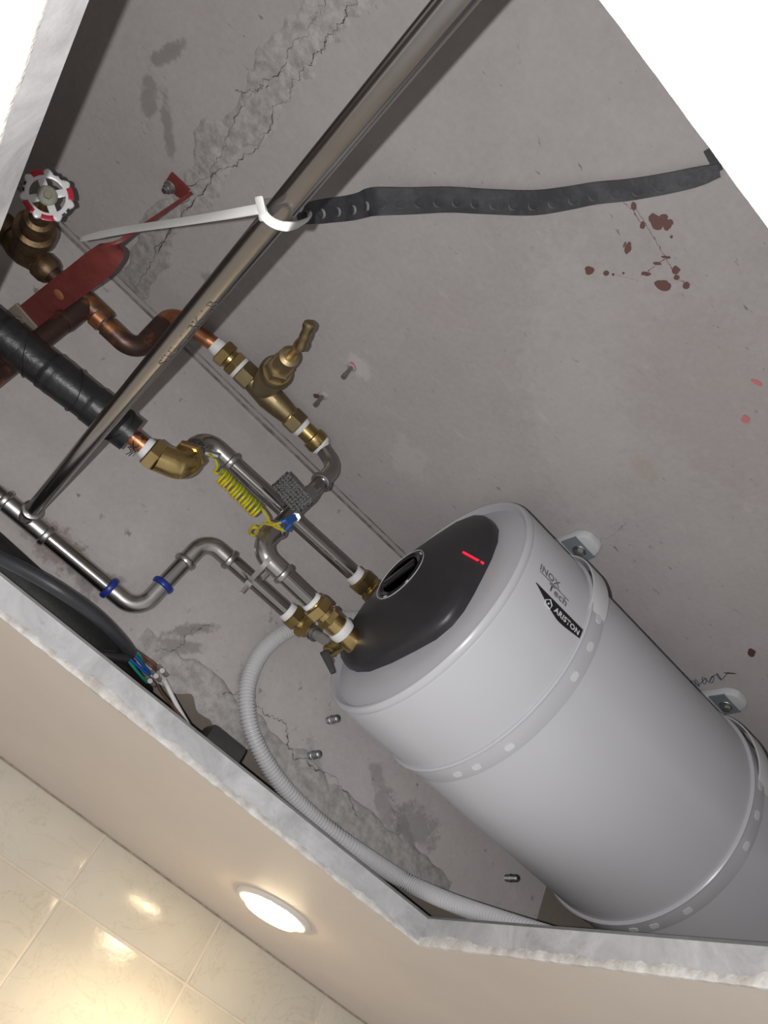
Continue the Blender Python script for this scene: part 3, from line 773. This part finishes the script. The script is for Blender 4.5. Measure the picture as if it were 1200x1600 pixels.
gl = ce-cd*.062
MB().spin(gl-cd*.008, gl+cd*.008, [(0, CR-.0012), (.1, CR+.0004), (.9, CR+.0004), (1, CR-.0012)], 24).build('solder_ring', M['copper'], co)

gv = thing('gate_valve', aty(52, 380, .885), 'bronze gate valve with white and red handwheel', 'valve')
gb0 = g0+cd*.012; gb1 = at(36, 372, .668)
MB().spin(gb0, gb0-cd*.085, [(0, .0155), (.08, .0185), (.22, .0185), (.26, .016), (.45, .021), (.62, .021), (.78, .017), (.80, .0195), (.98, .0195), (1, .016)], 28).build('valve_body', M['bronze'], gv)
wc = at(74, 306, .625)
bc = gb0-cd*.040
sd_ = (wc-bc).normalized()
# stem leans out of the body to the wheel
MB().spin(bc, wc, [(0, .021), (.30, .0215), (.32, .0245), (.44, .0245), (.46, .019), (.62, .017), (.64, .012), (.80, .010), (.81, .005), (1, .005)], 28).build('bonnet', M['bronze'], gv)
MB().spin(bc+sd_*((wc-bc).length*.72), wc-sd_*.006, [(0, .0062), (1, .0055)], 16).build('stem', M['brass'], gv)
vn = (EYE-wc).normalized()
wn = (sd_*.62 + vn*.78).normalized()
wa, wu, wv = frame(wn, UP)
WR = .0285
def wpt(r, a, h=0): return wc + (wu*math.cos(a)+wv*math.sin(a))*r + wn*h
mb = MB(); N = 84; prof_n = 10; R = []
for i in range(N):
    a = 2*PI*i/N; lobe = max(0, math.cos(a*7))**1.5
    ro = WR*(.90+.13*lobe); ri = WR*.66
    ring = [(ri, -.0030), (ri, .0022), ((ri+ro)/2, .0034), (ro-.001, .0024), (ro, 0), (ro-.001, -.0032), ((ri+ro)/2, -.0026)]
    R.append([mb.bm.verts.new(wpt(r, a, h)) for r, h in ring])
for i in range(N):
    A, B = R[i], R[(i+1) % N]
    for k in range(7): mb.face([A[k], A[(k+1) % 7], B[(k+1) % 7], B[k]])
hw = mb.build('handwheel', M['white_en'], gv, sharp=50)
for k in range(4):
    a = 2*PI*k/4+.35
    MB().ribbon([wpt(.010, a, -.001), wpt(WR*.72, a, 0)], wn, .0085, .0035).build('spoke', M['white_en'], hw, .0008)
MB().spin(wc-wn*.004, wc+wn*.004, [(0, .0105), (.75, .0108), (.9, .0098), (1, .0085)], 28).build('hub', pm('grey_green_hub', (.27, .27, .22), .6, 0, .15, 120), hw)
MB().hexn(wc+wn*.003, wc+wn*.0068, .0048).build('hub_nut', pm('tarnished_nut', (.24, .22, .16), .45, .6), hw)
for k in (0, 2, 3, 5):
    a = 2*PI*(k+.5)/7
    seg = [wpt(WR*.865, a+q, .0030) for q in (-.27, -.14, 0, .14, .27)]
    MB().ribbon(seg, wn, .0062, .0018).build('red_panel', M['wheelred'], hw, .0005)
for k in (1, 4, 6):
    for q in (-.14, .14):
        a = 2*PI*(k+.5)/7+q
        MB().ribbon([wpt(WR*.83, a, .0034), wpt(WR*.90, a, .0030)], wn, .0040, .0010).build('slot', M['blackp'], hw)

# stopcock
q0 = aty(337, 540, .885); q1 = S0; qd = (q1-q0).normalized(); QL = (q1-q0).length
def qp(t): return q0+(q1-q0)*t
st = thing('brass_stopcock', qp(.5), 'cast brass stopcock with angled tee handle between copper and steel pipes', 'valve')
MB().spin(qp(-.02), qp(.07), [(0, .0118), (.4, .0135), (1, .0135)], 20).build('thread_tape', M['tape'], st)
hexnut(st, qp(.045), qp(.12), .0200, 'brass'); hexnut(st, qp(.145), qp(.205), .0195, 'brass', rot=.3)
MB().spin(qp(.1), qp(.22), [(0, .0145), (1, .0150)], 24).build('olive_body', M['brass'], st)
MB().spin(qp(.205), qp(.232), [(0, .0178), (.5, .0185), (1, .0178)], 24).build('thread_tape', M['tape'], st)
MB().hexn(qp(.232), qp(.345), .0195).build('body_end', M['brass_dull'], st, sharp=25)
MB().spin(qp(.34), qp(.70), [(0, .0165), (.15, .0175), (.45, .0200), (.75, .0178), (1, .0150)], 28).build('body', M['brass_dull'], st)
s0 = qp(.43); s1 = at(474, 532, .685); sdv = (s1-s0).normalized(); SL = (s1-s0).length
def stp(t): return s0+(s1-s0)*t
MB().spin(s0, s1, [(0, .0155), (.18, .0200), (.34, .0215), (.36, .0235), (.41, .0235), (.43, .020)], 28).build('bonnet_seat', M['brass_dull'], st)
MB().hexn(stp(.41), stp(.53), .0190).build('bonnet_nut', M['brass_dull'], st, sharp=25)
MB().spin(s0, s1, [(.50, .0130), (.66, .0130), (.67, .0145), (.72, .0140), (.73, .0085), (.735, .0085)], 24).build('gland', M['brass_dull'], st)
MB().spin(s0, s1, [(.70, .0050), (.86, .0050), (.90, .0075), (.97, .0075), (1.0, .006)], 18).build('spindle', M['brass'], st)
h0 = at(469, 545, .680); h1 = at(485, 504, .684)
MB().spin(h0, h1, [(0, .004), (.04, .0072), (.18, .0078), (.32, .0060), (.45, .0070), (.55, .0070), (.68, .0062), (.84, .0080), (.95, .0076), (1, .005)], 20).build('tee_handle', M['brass_dull'], st)
cu_mark = [(.46, .0), (.50, .004), (.54, -.003)]
for t, o_ in cu_mark:
    c = qp(t)+(EYE-qp(t)).normalized()*.0195+Vector((0, o_, 0))
    MB().box(c, [qd, qd.cross((EYE-c).normalized()).normalized(), (EYE-c).normalized()], .004, .0012, .0008).build('cast_mark', M['brass_dull'], st)
hexnut(st, qp(.70), qp(.80), .0185, 'brass_dull')
MB().spin(qp(.685), qp(.71), [(0, .0150), (.5, .0165), (1, .0165)], 24).build('body_collar', M['brass'], st)
MB().spin(qp(.80), qp(.835), [(0, .0155), (.5, .0165), (1, .0150)], 24).build('thread_tape', M['tape'], st)
MB().spin(qp(.83), qp(.95), [(0, .0138), (1, .0138)], 28).build('nipple', M['brass'], st)
MB().spin(qp(.915), qp(.995), [(0, .0150), (.1, .0175), (.8, .0180), (1, .0165)], 24).build('nipple_collar', M['brass'], st)
MB().spin(qp(.99), qp(1.035), [(0, .0160), (.5, .0168), (1, .0140)], 24).build('thread_tape', M['tape'], st)

# ------------------------------------------------------------------ clamps, ties, straps, wires
def wrap(parent, c, axis, r, w, th, mat, name, a0=0, a1=2*PI, n=30, rz=1.0):
    a, u, v = frame(axis)
    pts = [c + (u*math.cos(q)+v*math.sin(q))*(r+th/2) for q in [a0+(a1-a0)*k/n for k in range(n+1)]]
    nr = [(p-c).normalized() for p in pts]
    mb = MB().ribbon(pts, nr, w, th)
    return mb.build(name, M[mat], parent)
# earth clamp on the feed pipe
ck = C1+dm*.085
ec = thing('earth_clamp', ck, 'perforated steel earth clamp round the feed pipe bend', 'clamp')
wrap(ec, ck, dm, PR, .016, .0014, 'zinc', 'clamp_strip')
tp = [at(478, 795, .605), at(462, 778, .612), at(447, 760, .620), at(436, 748, .626)]
vw = (EYE-tp[0]).normalized()
tail = MB().ribbon(smooth_path(tp, 5), vw, .030, .0012).build('band_tail', M['band'], ec)
tdir = (tp[-1]-tp[0]).normalized(); tsd = tdir.cross(vw).normalized()
dot = MB().box(Vector(), [tdir, tsd, vw], .0015, .0015, .0009).mesh('stud', M['stud_dark'], Vector())
for i in range(11):
    for j in range(6):
        o = link('stud', dot, tail); cpos = tp[0]+tdir*(.006+.0046*i)+tsd*(-.0125+.005*j)+vw*.0014
        t_ = min(.999, (.006+.0046*i)/(tp[-1]-tp[0]).length)
        o.location = cpos - ROOT[ec]
MB().box(ck+vw*(PR+.006)+RIGHT*.006, [dm, dm.cross(vw).normalized(), vw], .010, .006, .004).build('clamp_block', M['zinc'], ec, .001)
MB().box(ck+vw*(PR+.0025)-dm*.012, [dm, dm.cross(vw).normalized(), vw], .017, .007, .0012).build('bright_plate', pm('bright_tin', (.45, .45, .44), .45, .9), ec, .0006)
sc = at(463, 808, .590)
MB().spin(sc, sc+vw*.010, [(0, .0050), (.4, .0050), (.45, .0042), (1, .0040)], 16).build('screw', M['zinc'], ec)
MB().hexn(sc+vw*.002, sc+vw*.006, .0065).build('screw_nut', M['zinc'], ec, sharp=25)
# earth clamp by the brass elbow
cb_ = BE+(H0-BE)*.52
e2 = thing('earth_clamp', cb_, 'perforated steel earth clamp beside the brass elbow', 'clamp')
ea = (H0-BE).normalized()
wrap(e2, cb_, ea, PR+.001, .015, .0013, 'band', 'clamp_strip'); wrap(e2, cb_+ea*.012, ea, PR+.0016, .004, .0013, 'zinc', 'clamp_strip')
sv2 = at(322, 708, .570)
for i, (x, y) in enumerate(((306, 706), (313, 711), (319, 699), (300, 713))):
    c = at(x, y, .572); MB().box(c, [ea, vw.cross(ea).normalized(), vw], .010, .0012, .0016).build('clamp_lug', M['zinc'], e2)
    MB().box(c+vw*.003, [vw.cross(ea).normalized(), ea, vw], .008, .0011, .0013).build('clamp_lug', M['zinc'], e2)
MB().spin(sv2, sv2+RIGHT*.016-UP*.004, [(0, .0042), (1, .0042)], 14).build('screw', M['zinc'], e2)
# coiled earth wire, with its green stripe
ew = thing('earth_wire', at(370, 765, .57), 'coiled yellow and green earth wire linking the two clamps', 'wire')
zz = .572
lead = [at(326, 710, .565), at(336, 716, zz), at(340, 728, zz), at(335, 737, zz), at(341, 741, zz)]
c0, c1 = at(344, 742, zz), at(404, 801, zz); ca, cu_, cv = frame(c1-c0); turns = 13; NCT = 260
coil = []
for i in range(NCT+1):
    t = i/NCT; a = 2*PI*turns*t; rr = .0088+.0006*math.sin(t*17)
    coil.append(c0+(c1-c0)*(t+.012*math.sin(t*23)) + (cu_*math.cos(a)+cv*math.sin(a))*rr)
endw = [at(411, 797, zz), at(417, 806, zz-.004), at(421, 815, zz-.01), at(432, 824, zz-.016), at(446, 829, zz-.02)]
MB().tube(smooth_path(lead, 6)+coil+smooth_path(endw, 6), .0020, 8).build('wire', M['wire_y'], ew)
gs = [p+(EYE-p).normalized()*.0007+UP*.0008 for p in coil]
MB().tube(smooth_path([p+(EYE-p).normalized()*.0008+RIGHT*.0006 for p in lead], 6)+gs+[p+(EYE-p).normalized()*.0008 for p in smooth_path(endw, 6)[:14]], .00125, 6).build('stripe', M['wire_g'], ew)
ew2 = thing('earth_wire', at(415, 830, .56), 'short looped yellow and green earth wire below the clamp', 'wire')
lp = [at(438, 817, .545), at(425, 820, .545), at(412, 818, .55), at(405, 825, .555), at(396, 822, .558), at(390, 829, .56), at(394, 836, .562), at(401, 834, .56), at(402, 826, .558), at(395, 825, .556), at(390, 833, .56), at(398, 838, .565)]
MB().tube(smooth_path(lp, 6), .0017, 8).build('wire', M['wire_y'], ew2)
lp2 = [at(417, 846, .575)]
for i in range(22):
    t = i/21; lp2.append(at(418+12*t+4*math.sin(i*1.3), 850+26*t+3*math.cos(i*1.3), .578))
MB().tube(smooth_path(lp2, 4), .0016, 8).build('wire_tail', M['wire_y'], ew2)
for a, b in (((436, 817), (450, 812)), ((446, 829), (455, 818))):
    p, q = at(*a, .552), at(*b, .560); MB().spin(p, q, [(0, .0030), (1, .0034)], 12).build('crimp_sleeve', M['wire_b'], ew2)
MB().ribbon([at(448, 815, .553), at(462, 808, .572)], vw, .009, .0015).build('crimp_lug', M['wire_b'], ew2)
# grey cable tie round the two lower pipes
gt_ = thing('cable_tie', aty(400, 900, .87), 'grey cable tie holding the two lower steel pipes together', 'cable tie')
tz = [aty(421, 872, .818), aty(412, 884, .820), aty(400, 897, .86), aty(389, 910, .90), aty(381, 920, .905)]
MB().ribbon(smooth_path(tz, 5), (EYE-tz[0]).normalized(), .0062, .0018).build('strap', M['nylon_g'], gt_)
pa = aty(425, 872, .835); pb = aty(392, 905, .925)
lo_ = [aty(421, 872, .818), aty(430, 871, .835), aty(430, 879, .855), aty(413, 901, .91), aty(396, 914, .940), aty(383, 918, .930), aty(384, 917, .905)]
MB().ribbon(smooth_path(lo_, 6), [(p-(pa+pb)/2).normalized() for p in smooth_path(lo_, 6)], .0055, .0014).build('loop', M['nylon_g'], gt_)
MB().box(aty(388, 912, .892), [(tz[0]-tz[-1]).normalized(), vw.cross(tz[0]-tz[-1]).normalized(), vw], .006, .0048, .004).build('head', M['nylon_g'], gt_, .001)
MB().ribbon([aty(386, 915, .892), aty(376, 927, .88)], UP, .005, .0014).build('tail', M['nylon_g'], gt_)
# white cable tie on the long pipe
wt = thing('cable_tie', at(410, 325, .42), 'long white cable tie fixing the black strap to the steel pipe', 'cable tie')
pt = on_line(437, 337)
hd = at(408, 326, .398)
tl = [hd, at(350, 336, .420), at(280, 347, .466), at(210, 357, .520), at(165, 365, .548), at(126, 374, .570)]
tv_ = (EYE-hd).normalized()
MB().ribbon(smooth_path(tl, 8), tv_+UP*.3, lambda t: .0066+.0010*t-.0030*max(0, t-.85)*6, .0018).build('tail', M['nylon'], wt, .0004)
MB().box(hd, [(tl[1]-hd).normalized(), tv_.cross(tl[1]-hd).normalized(), tv_], .0056, .0075, .0052).build('head', M['nylon'], wt, .0016)
lw = [hd+Vector((0, 0, .001)), at(414, 337, .3925), at(425, 347, .3915), at(441, 353, .395), at(458, 353, .410), at(472, 348, .50), at(484, 340, .62), at(480, 331, .68), at(455, 322, .62), at(425, 316, .50), at(408, 318, .432)]
sl = smooth_path(lw, 7)
MB().ribbon(sl, [(p-pt).normalized() for p in sl], .0058, .0015).build('loop', M['nylon'], wt, .0004)
# perforated black strap along the slab
cl = [(462, 338, .660, 24), (485, 333, .675, 33), (512, 329, .697, 36), (545, 325, .722, 37), (566, 320, .740, 38), (584, 315, .756, 42), (640, 314, .774, 40), (700, 312, .780, 38), (760, 315, .7815, 37), (830, 317, .7815, 37), (880, 311, .781, 35), (930, 302, .781, 33), (980, 297, .781, 32), (1040, 287, .781, 31), (1090, 276, .782, 29), (1124, 266, .783, 20)]
pc = smooth_path([at(x, y, z) for x, y, z, w_ in cl], 12)
wpx = smooth_path([Vector((w_, 0, 0)) for *_, w_ in cl], 12)
acc = [0]
for a, b in zip(pc, pc[1:]): acc.append(acc[-1]+(b-a).length)
def on_path(s):
    s = max(0, min(acc[-1]-1e-6, s)); i = max(k for k in range(len(acc)-1) if acc[k] <= s); t = (s-acc[i])/max(1e-9, acc[i+1]-acc[i])
    p = pc[i].lerp(pc[i+1], t); d = (pc[min(i+2, len(pc)-1)]-pc[max(i-1, 0)]).normalized(); w_ = wpx[i].lerp(wpx[i+1], t).x
    dep = (p-EYE).dot(FWD); return p, d, w_*dep/FPX
bs = thing('perforated_strap', at(760, 315, .787), 'black perforated rubber strap running from the steel pipe across the slab', 'strap')
mb = MB(); NS = round(acc[-1]/.0215); pitch = acc[-1]/NS*.99999; N8 = 16
def smap(s, wv, hgt=0):
    p, d, w_ = on_path(s); nn = (EYE-p).normalized(); k = max(0, min(1, (p.z-EYE.z-.70)/.07))*.65
    nn = (Vector((0, 0, -1))*k+nn*(1-k)); nn = (nn-d*nn.dot(d)).normalized(); sd = d.cross(nn)
    return p + sd*wv*w_ + nn*hgt
HT = .0019
for k in range(NS):
    s_a, s_b = k*pitch, (k+1)*pitch; sc_ = (s_a+s_b)/2
    _, _, w_ = on_path(sc_); hr = .0050
    def ringv(h):
        inner, outer = [], []
        for i in range(N8):
            a = 2*PI*i/N8; cx, cy = math.cos(a), math.sin(a); m_ = max(abs(cx), abs(cy))
            outer.append(mb.bm.verts.new(smap(sc_+cx/m_*pitch/2, cy/m_*.5, h)))
            inner.append(mb.bm.verts.new(smap(sc_+cx*hr, cy*hr/w_ + .10, h)))
        return inner, outer
    i0, o0 = ringv(HT); i1, o1 = ringv(-HT)
    fl_ = [mb.bm.verts.new(v.co.copy()) for v in i1]
    for i in range(N8):
        j = (i+1) % N8
        mb.mi = 0; mb.face([o0[i], o0[j], i0[j], i0[i]])
        mb.mi = 1; mb.face([i0[i], i0[j], fl_[j], fl_[i]]); mb.mi = 0
        edge = lambda q: abs(math.sin(2*PI*q/N8)) >= abs(math.cos(2*PI*q/N8))-1e-6
        if edge(i) and edge(j): mb.face([o0[i], o1[i], o1[j], o0[j]])
    mb.face(fl_)
bmesh.ops.remove_doubles(mb.bm, verts=mb.bm.verts, dist=.00002)
mb.build('strap_body', [M['strap'], M['strap_hole']], bs)
MB().ribbon([at(1106, 233, .784), at(1116, 252, .784), at(1122, 268, .783)], Vector((0, 0, -1)), .008, .0022).build('strap_end', M['strap'], bs)

# red oxide support bar
rb = thing('support_bar', at(110, 450, .622), 'red painted twisted steel bar bolted to the slab beside the copper pipe', 'bracket')
r0 = at(22, 514, .620); r1 = at(160, 408, .620); r2 = at(190, 376, .632); r3 = at(225, 352, .685); r4 = at(290, 308, .775)
dn = Vector((0, 0, -1))
path = [r0, r0.lerp(r1, .5), r1, r2, r3, r4]; sm = smooth_path(path, 8)
sidev = (r4-r2).cross(EYE-r3).normalized()
nr = []
for i, p in enumerate(sm):
    t = i/(len(sm)-1); k = max(0, min(1, (t-.42)/.18)); nr.append((Vector((0, 0, -1))*(1-k) + sidev*k).normalized())
MB().ribbon(sm, nr, lambda t: .035-.009*max(0, min(1, (t-.38)/.12)), .0045).build('bar', M['red'], rb, .0006)
tb = [at(x, y, ZS-.003) for x, y in ((290, 313), (297, 296), (268, 269), (257, 287), (277, 306))]
MB().poly(tb, Vector((0, 0, 1)), .004).build('end_tab', M['red'], rb, .0006)
b0 = at(266, 292, ZS-.004)
MB().spin(b0, b0-E3[2]*.014, [(0, .0082), (.12, .0086), (.2, .0080), (.21, .0045), (.9, .0042), (1, .0035)], 20).build('bolt', M['zinc'], rb); MB().hexn(b0-E3[2]*.003, b0-E3[2]*.009, .0070).build('nut', M['zinc'], rb, sharp=25)
wp = at(34, 499, .616); wdir = (r1-r0).normalized()
MB().box(wp, [wdir, wdir.cross(dn).normalized(), dn], .016, .019, .0015).build('square_washer', pm('tan_plated_washer', (.36, .31, .26), .5, .3), rb, .001)
MB().hexn(wp-E3[2]*.001, wp-E3[2]*.007, .0068).build('bolt_head', M['zinc'], rb, sharp=25)
wdm = r0.lerp(r1, .56)-E3[2]*.0024
MB().spin(wdm, wdm-E3[2]*.001, [(0, .0075), (1, .006)], 18).build('rust_mark', pm('orange_weld_mark', (.34, .13, .06), .6), rb)

yw_ = [aty(538, 975, .872), aty(548, 976, .870), aty(560, 977, .868), aty(574, 979, .866)]
tag(MB().tube(smooth_path(yw_, 5), .0022, 8).build('yellow_wire', M['wire_y']), 'short yellow wire entering the black heater cover above the safety valve', 'wire')
# corrugated drain hose
hz = [(680, 1010, .958), (620, 975, .9605), (590, 968, .961), (545, 966, .9615), (500, 970, .9615), (450, 985, .9615), (410, 1018, .961), (388, 1065, .960), (387, 1115, .958), (402, 1165, .956), (437, 1222, .955), (490, 1277, .950), (555, 1327, .935)]
hpts = smooth_path([aty(*p) for p in hz]+[at(630, 1375, .352), at(700, 1408, .343), at(790, 1440, .335), at(900, 1475, .332)], 40)
hl = [0]
for a, b in zip(hpts, hpts[1:]): hl.append(hl[-1]+(b-a).length)
TOT = hl[-1]; step = .0009; fine = []; i = 0; s = 0
while s < TOT:
    while hl[i+1] < s: i += 1
    fine.append(hpts[i].lerp(hpts[i+1], (s-hl[i])/(hl[i+1]-hl[i]))); s += step
nf = len(fine)
hs_ = tag(MB().tube(fine, [.0104+.0011*(1 if (k % 5) in (0, 1, 2) else -1) for k in range(nf)], 20).build('corrugated_hose', M['hose'], sharp=30), 'white corrugated plastic drain hose curving from the heater to the hatch edge', 'hose')

# threaded studs left in the slab
def stud(px, py, lab, ln=.026, r=.0052):
    c = on(px, py, 0, 'wall'); o = thing('threaded_stud', c, lab, 'bolt', 'cut-off studs in the concrete')
    d = Vector((0, -1, 0)); n = int(ln/.0012)
    MB().spin(c+d*-.002, c+d*ln, [(k/n, r+(.0005 if k % 2 else -.0004)) for k in range(n)]+[(1, r*.75)], 16, True).build('thread', M['zinc'], o, sharp=60)
    MB().spin(c+d*(ln*.35), c+d*(ln*.45), [(0, r+.0002), (.3, r+.0012), (.7, r+.0012), (1, r+.0002)], 16).build('collar', M['zinc'], o)
stud(513, 1126, 'short cut-off threaded stud in the concrete beside the heater front rim')
stud(484, 1181, 'short cut-off threaded stud in the concrete inside the hose curve')
stud(791, 1372, 'short cut-off threaded stud in the concrete near the far end of the heater')
def anchor(px, py, lab, dx, dy):
    c = at(px, py, ZS); o = thing('anchor_pin', c, lab, 'anchor', 'small anchor pins in the slab')
    d = Vector((dx, dy, -1)).normalized()
    MB().spin(c-Vector((0, 0, .0015)), c+d*.024-Vector((0, 0, .0015)), [(0, .0030), (.7, .0030), (.72, .0038), (1, .0036)], 12).build('pin', M['zinc'], o)
    MB().spin(c, c-Vector((0, 0, .002)), [(0, .008), (.5, .006), (1, .003)], 14).build('collar', M['rough_concrete'], o)
anchor(550, 573, 'small metal anchor pin with pink dust on the slab', 0, .1)
anchor(505, 618, 'small metal anchor pin beside a red paint spot on the slab', 0, 0)

# dark services along the lower edge of the hatch
bp = [at(-90, 806, .350), at(-23, 864, .350), at(37, 917, .350), at(87, 960, .349), at(137, 1006, .349), at(172, 1044, .349), at(215, 1090, .349)]
tag(MB().tube(smooth_path(bp, 10), lambda t: .0285-.006*max(0, t-.7)/.3, 24).build('lagged_duct', M['foam']), 'thick black foam-lagged duct lying along the hatch edge', 'duct')
cb2 = [at(-50, 850, .330), at(0, 872, .332), at(50, 897, .336), at(100, 927, .340), at(150, 963, .348), at(185, 997, .356), at(204, 1020, .362)]
tag(MB().tube(smooth_path(cb2, 10), .0082, 18).build('grey_cable', M['cable']), 'dark grey sheathed cable looping over the black duct', 'cable')
cb3 = [at(140, 1020, .328), at(165, 1024, .336), at(198, 1028, .352)]
tag(MB().tube(smooth_path(cb3, 8), .0068, 16).build('black_cable', M['blacktape']), 'short black cable ending in blue and green wires', 'cable')
wires = [('wire_b', [(207, 1018, .512), (216, 1030, .51), (226, 1042, .512), (236, 1052, .514)], 'blue insulated wire from the grey cable to the terminal block'),
         ('wire_b', [(200, 1027, .504), (212, 1038, .504), (224, 1048, .506), (234, 1054, .510)], 'blue insulated wire from the black cable to the terminal block'),
         ('wire_t', [(209, 1017, .514), (218, 1024, .518), (223, 1036, .520), (228, 1046, .518)], 'green insulated wire from the grey cable to the terminal block'),
         ('wire_t', [(198, 1029, .502), (210, 1044, .500), (222, 1058, .502), (230, 1066, .505)], 'green insulated wire from the black cable to the terminal block'),
         ('wire_n', [(212, 1016, .520), (226, 1026, .528), (240, 1036, .528), (247, 1044, .524)], 'upper brown wire looping into the terminal block'),
         ('wire_n', [(214, 1020, .518), (226, 1032, .524), (238, 1042, .524), (244, 1048, .520)], 'lower brown wire looping into the terminal block')]
wires = [(m_, [(x, y, .362+(z-.51)*.7) for x, y, z in p_], lab) for m_, p_, lab in wires]
for m_, p_, lab in wires:
    tag(MB().tube(smooth_path([at(*q) for q in p_], 6), .0021, 10).build('insulated_wire', M[m_]), lab, 'wire')
tbk = thing('terminal_block', at(244, 1055, .362), 'small clear plastic terminal block joining coloured wires', 'terminal')
ta, tb_ = at(230, 1068, .358), at(258, 1044, .368); tdv = (tb_-ta).normalized(); tvv = (EYE-ta).normalized(); tss = tdv.cross(tvv).normalized()
for i in range(3):
    c = ta.lerp(tb_, (i+.5)/3)
    MB().box(c, [tdv, tss, tvv], .0050, .0095, .0055).build('terminal_cell', M['term'], tbk, .002)
    MB().spin(c+tvv*.006, c+tvv*.010, [(0, .0034), (1, .0032)], 14).build('screw_tower', M['term'], tbk)
for nm, pp, m_, lab in (('insulated_wire', [(256, 1062, .362), (262, 1074, .360), (272, 1094, .352), (284, 1116, .342), (298, 1140, .330)], 'wire_w', 'white wire running from terminal block down behind the hatch edge'),
                        ('insulated_wire', [(246, 1070, .358), (254, 1084, .350), (270, 1104, .340), (290, 1128, .330)], 'wire_n', 'brown wire running from terminal block down behind the hatch edge')):
    tag(MB().tube(smooth_path([at(*q) for q in pp], 6), .0030 if m_ == 'wire_w' else .0018, 10).build(nm, M[m_]), lab, 'wire')
dv = thing('lamp_driver', at(342, 1160, .338), 'dark grey lamp driver box lying on the ceiling board', 'lamp driver')
da, db = at(320, 1148, .337), at(372, 1190, .337); dd = (db-da).normalized()
MB().box((da+db)/2+Vector((0, .008, 0)), [dd, dd.cross(E3[2]).normalized(), E3[2]], (db-da).length/2, .018, .017).build('case', M['box'], dv, .006)
MB().box((da+db)/2+Vector((0, .008, -.0168))-dd*.03, [dd, dd.cross(E3[2]).normalized(), E3[2]], .006, .005, .0012).build('label_patch', M['zinc'], dv)

# recessed downlight in the ceiling
LP = V(.605, 1.193, ZC)
dl = thing('recessed_downlight', LP, 'lit round recessed downlight in the suspended ceiling', 'downlight')
dz = -E3[2]
MB().spin(LP, LP+dz, [(-.002, .0655), (.002, .0655), (.0045, .063), (.006, .058), (.0055, .054), (.0015, .052), (-.002, .051)], 64, False, cap=False).build('trim_ring', M['ring'], dl)
MB().spin(LP, LP+dz, [(-.001, .047), (.010, .046), (.0125, .043), (.0145, .030), (.015, .001)], 48, False).build('lens', M['lamp'], dl)
sl_ = bpy.data.lights.new('downlight_beam', 'SPOT'); sl_.energy = 12; sl_.spot_size = D(150); sl_.spot_blend = .6; sl_.shadow_soft_size = .05; sl_.color = (1, .80, .52)
so = bpy.data.objects.new('downlight_beam', sl_); COL.objects.link(so); so.location = LP+dz*.03
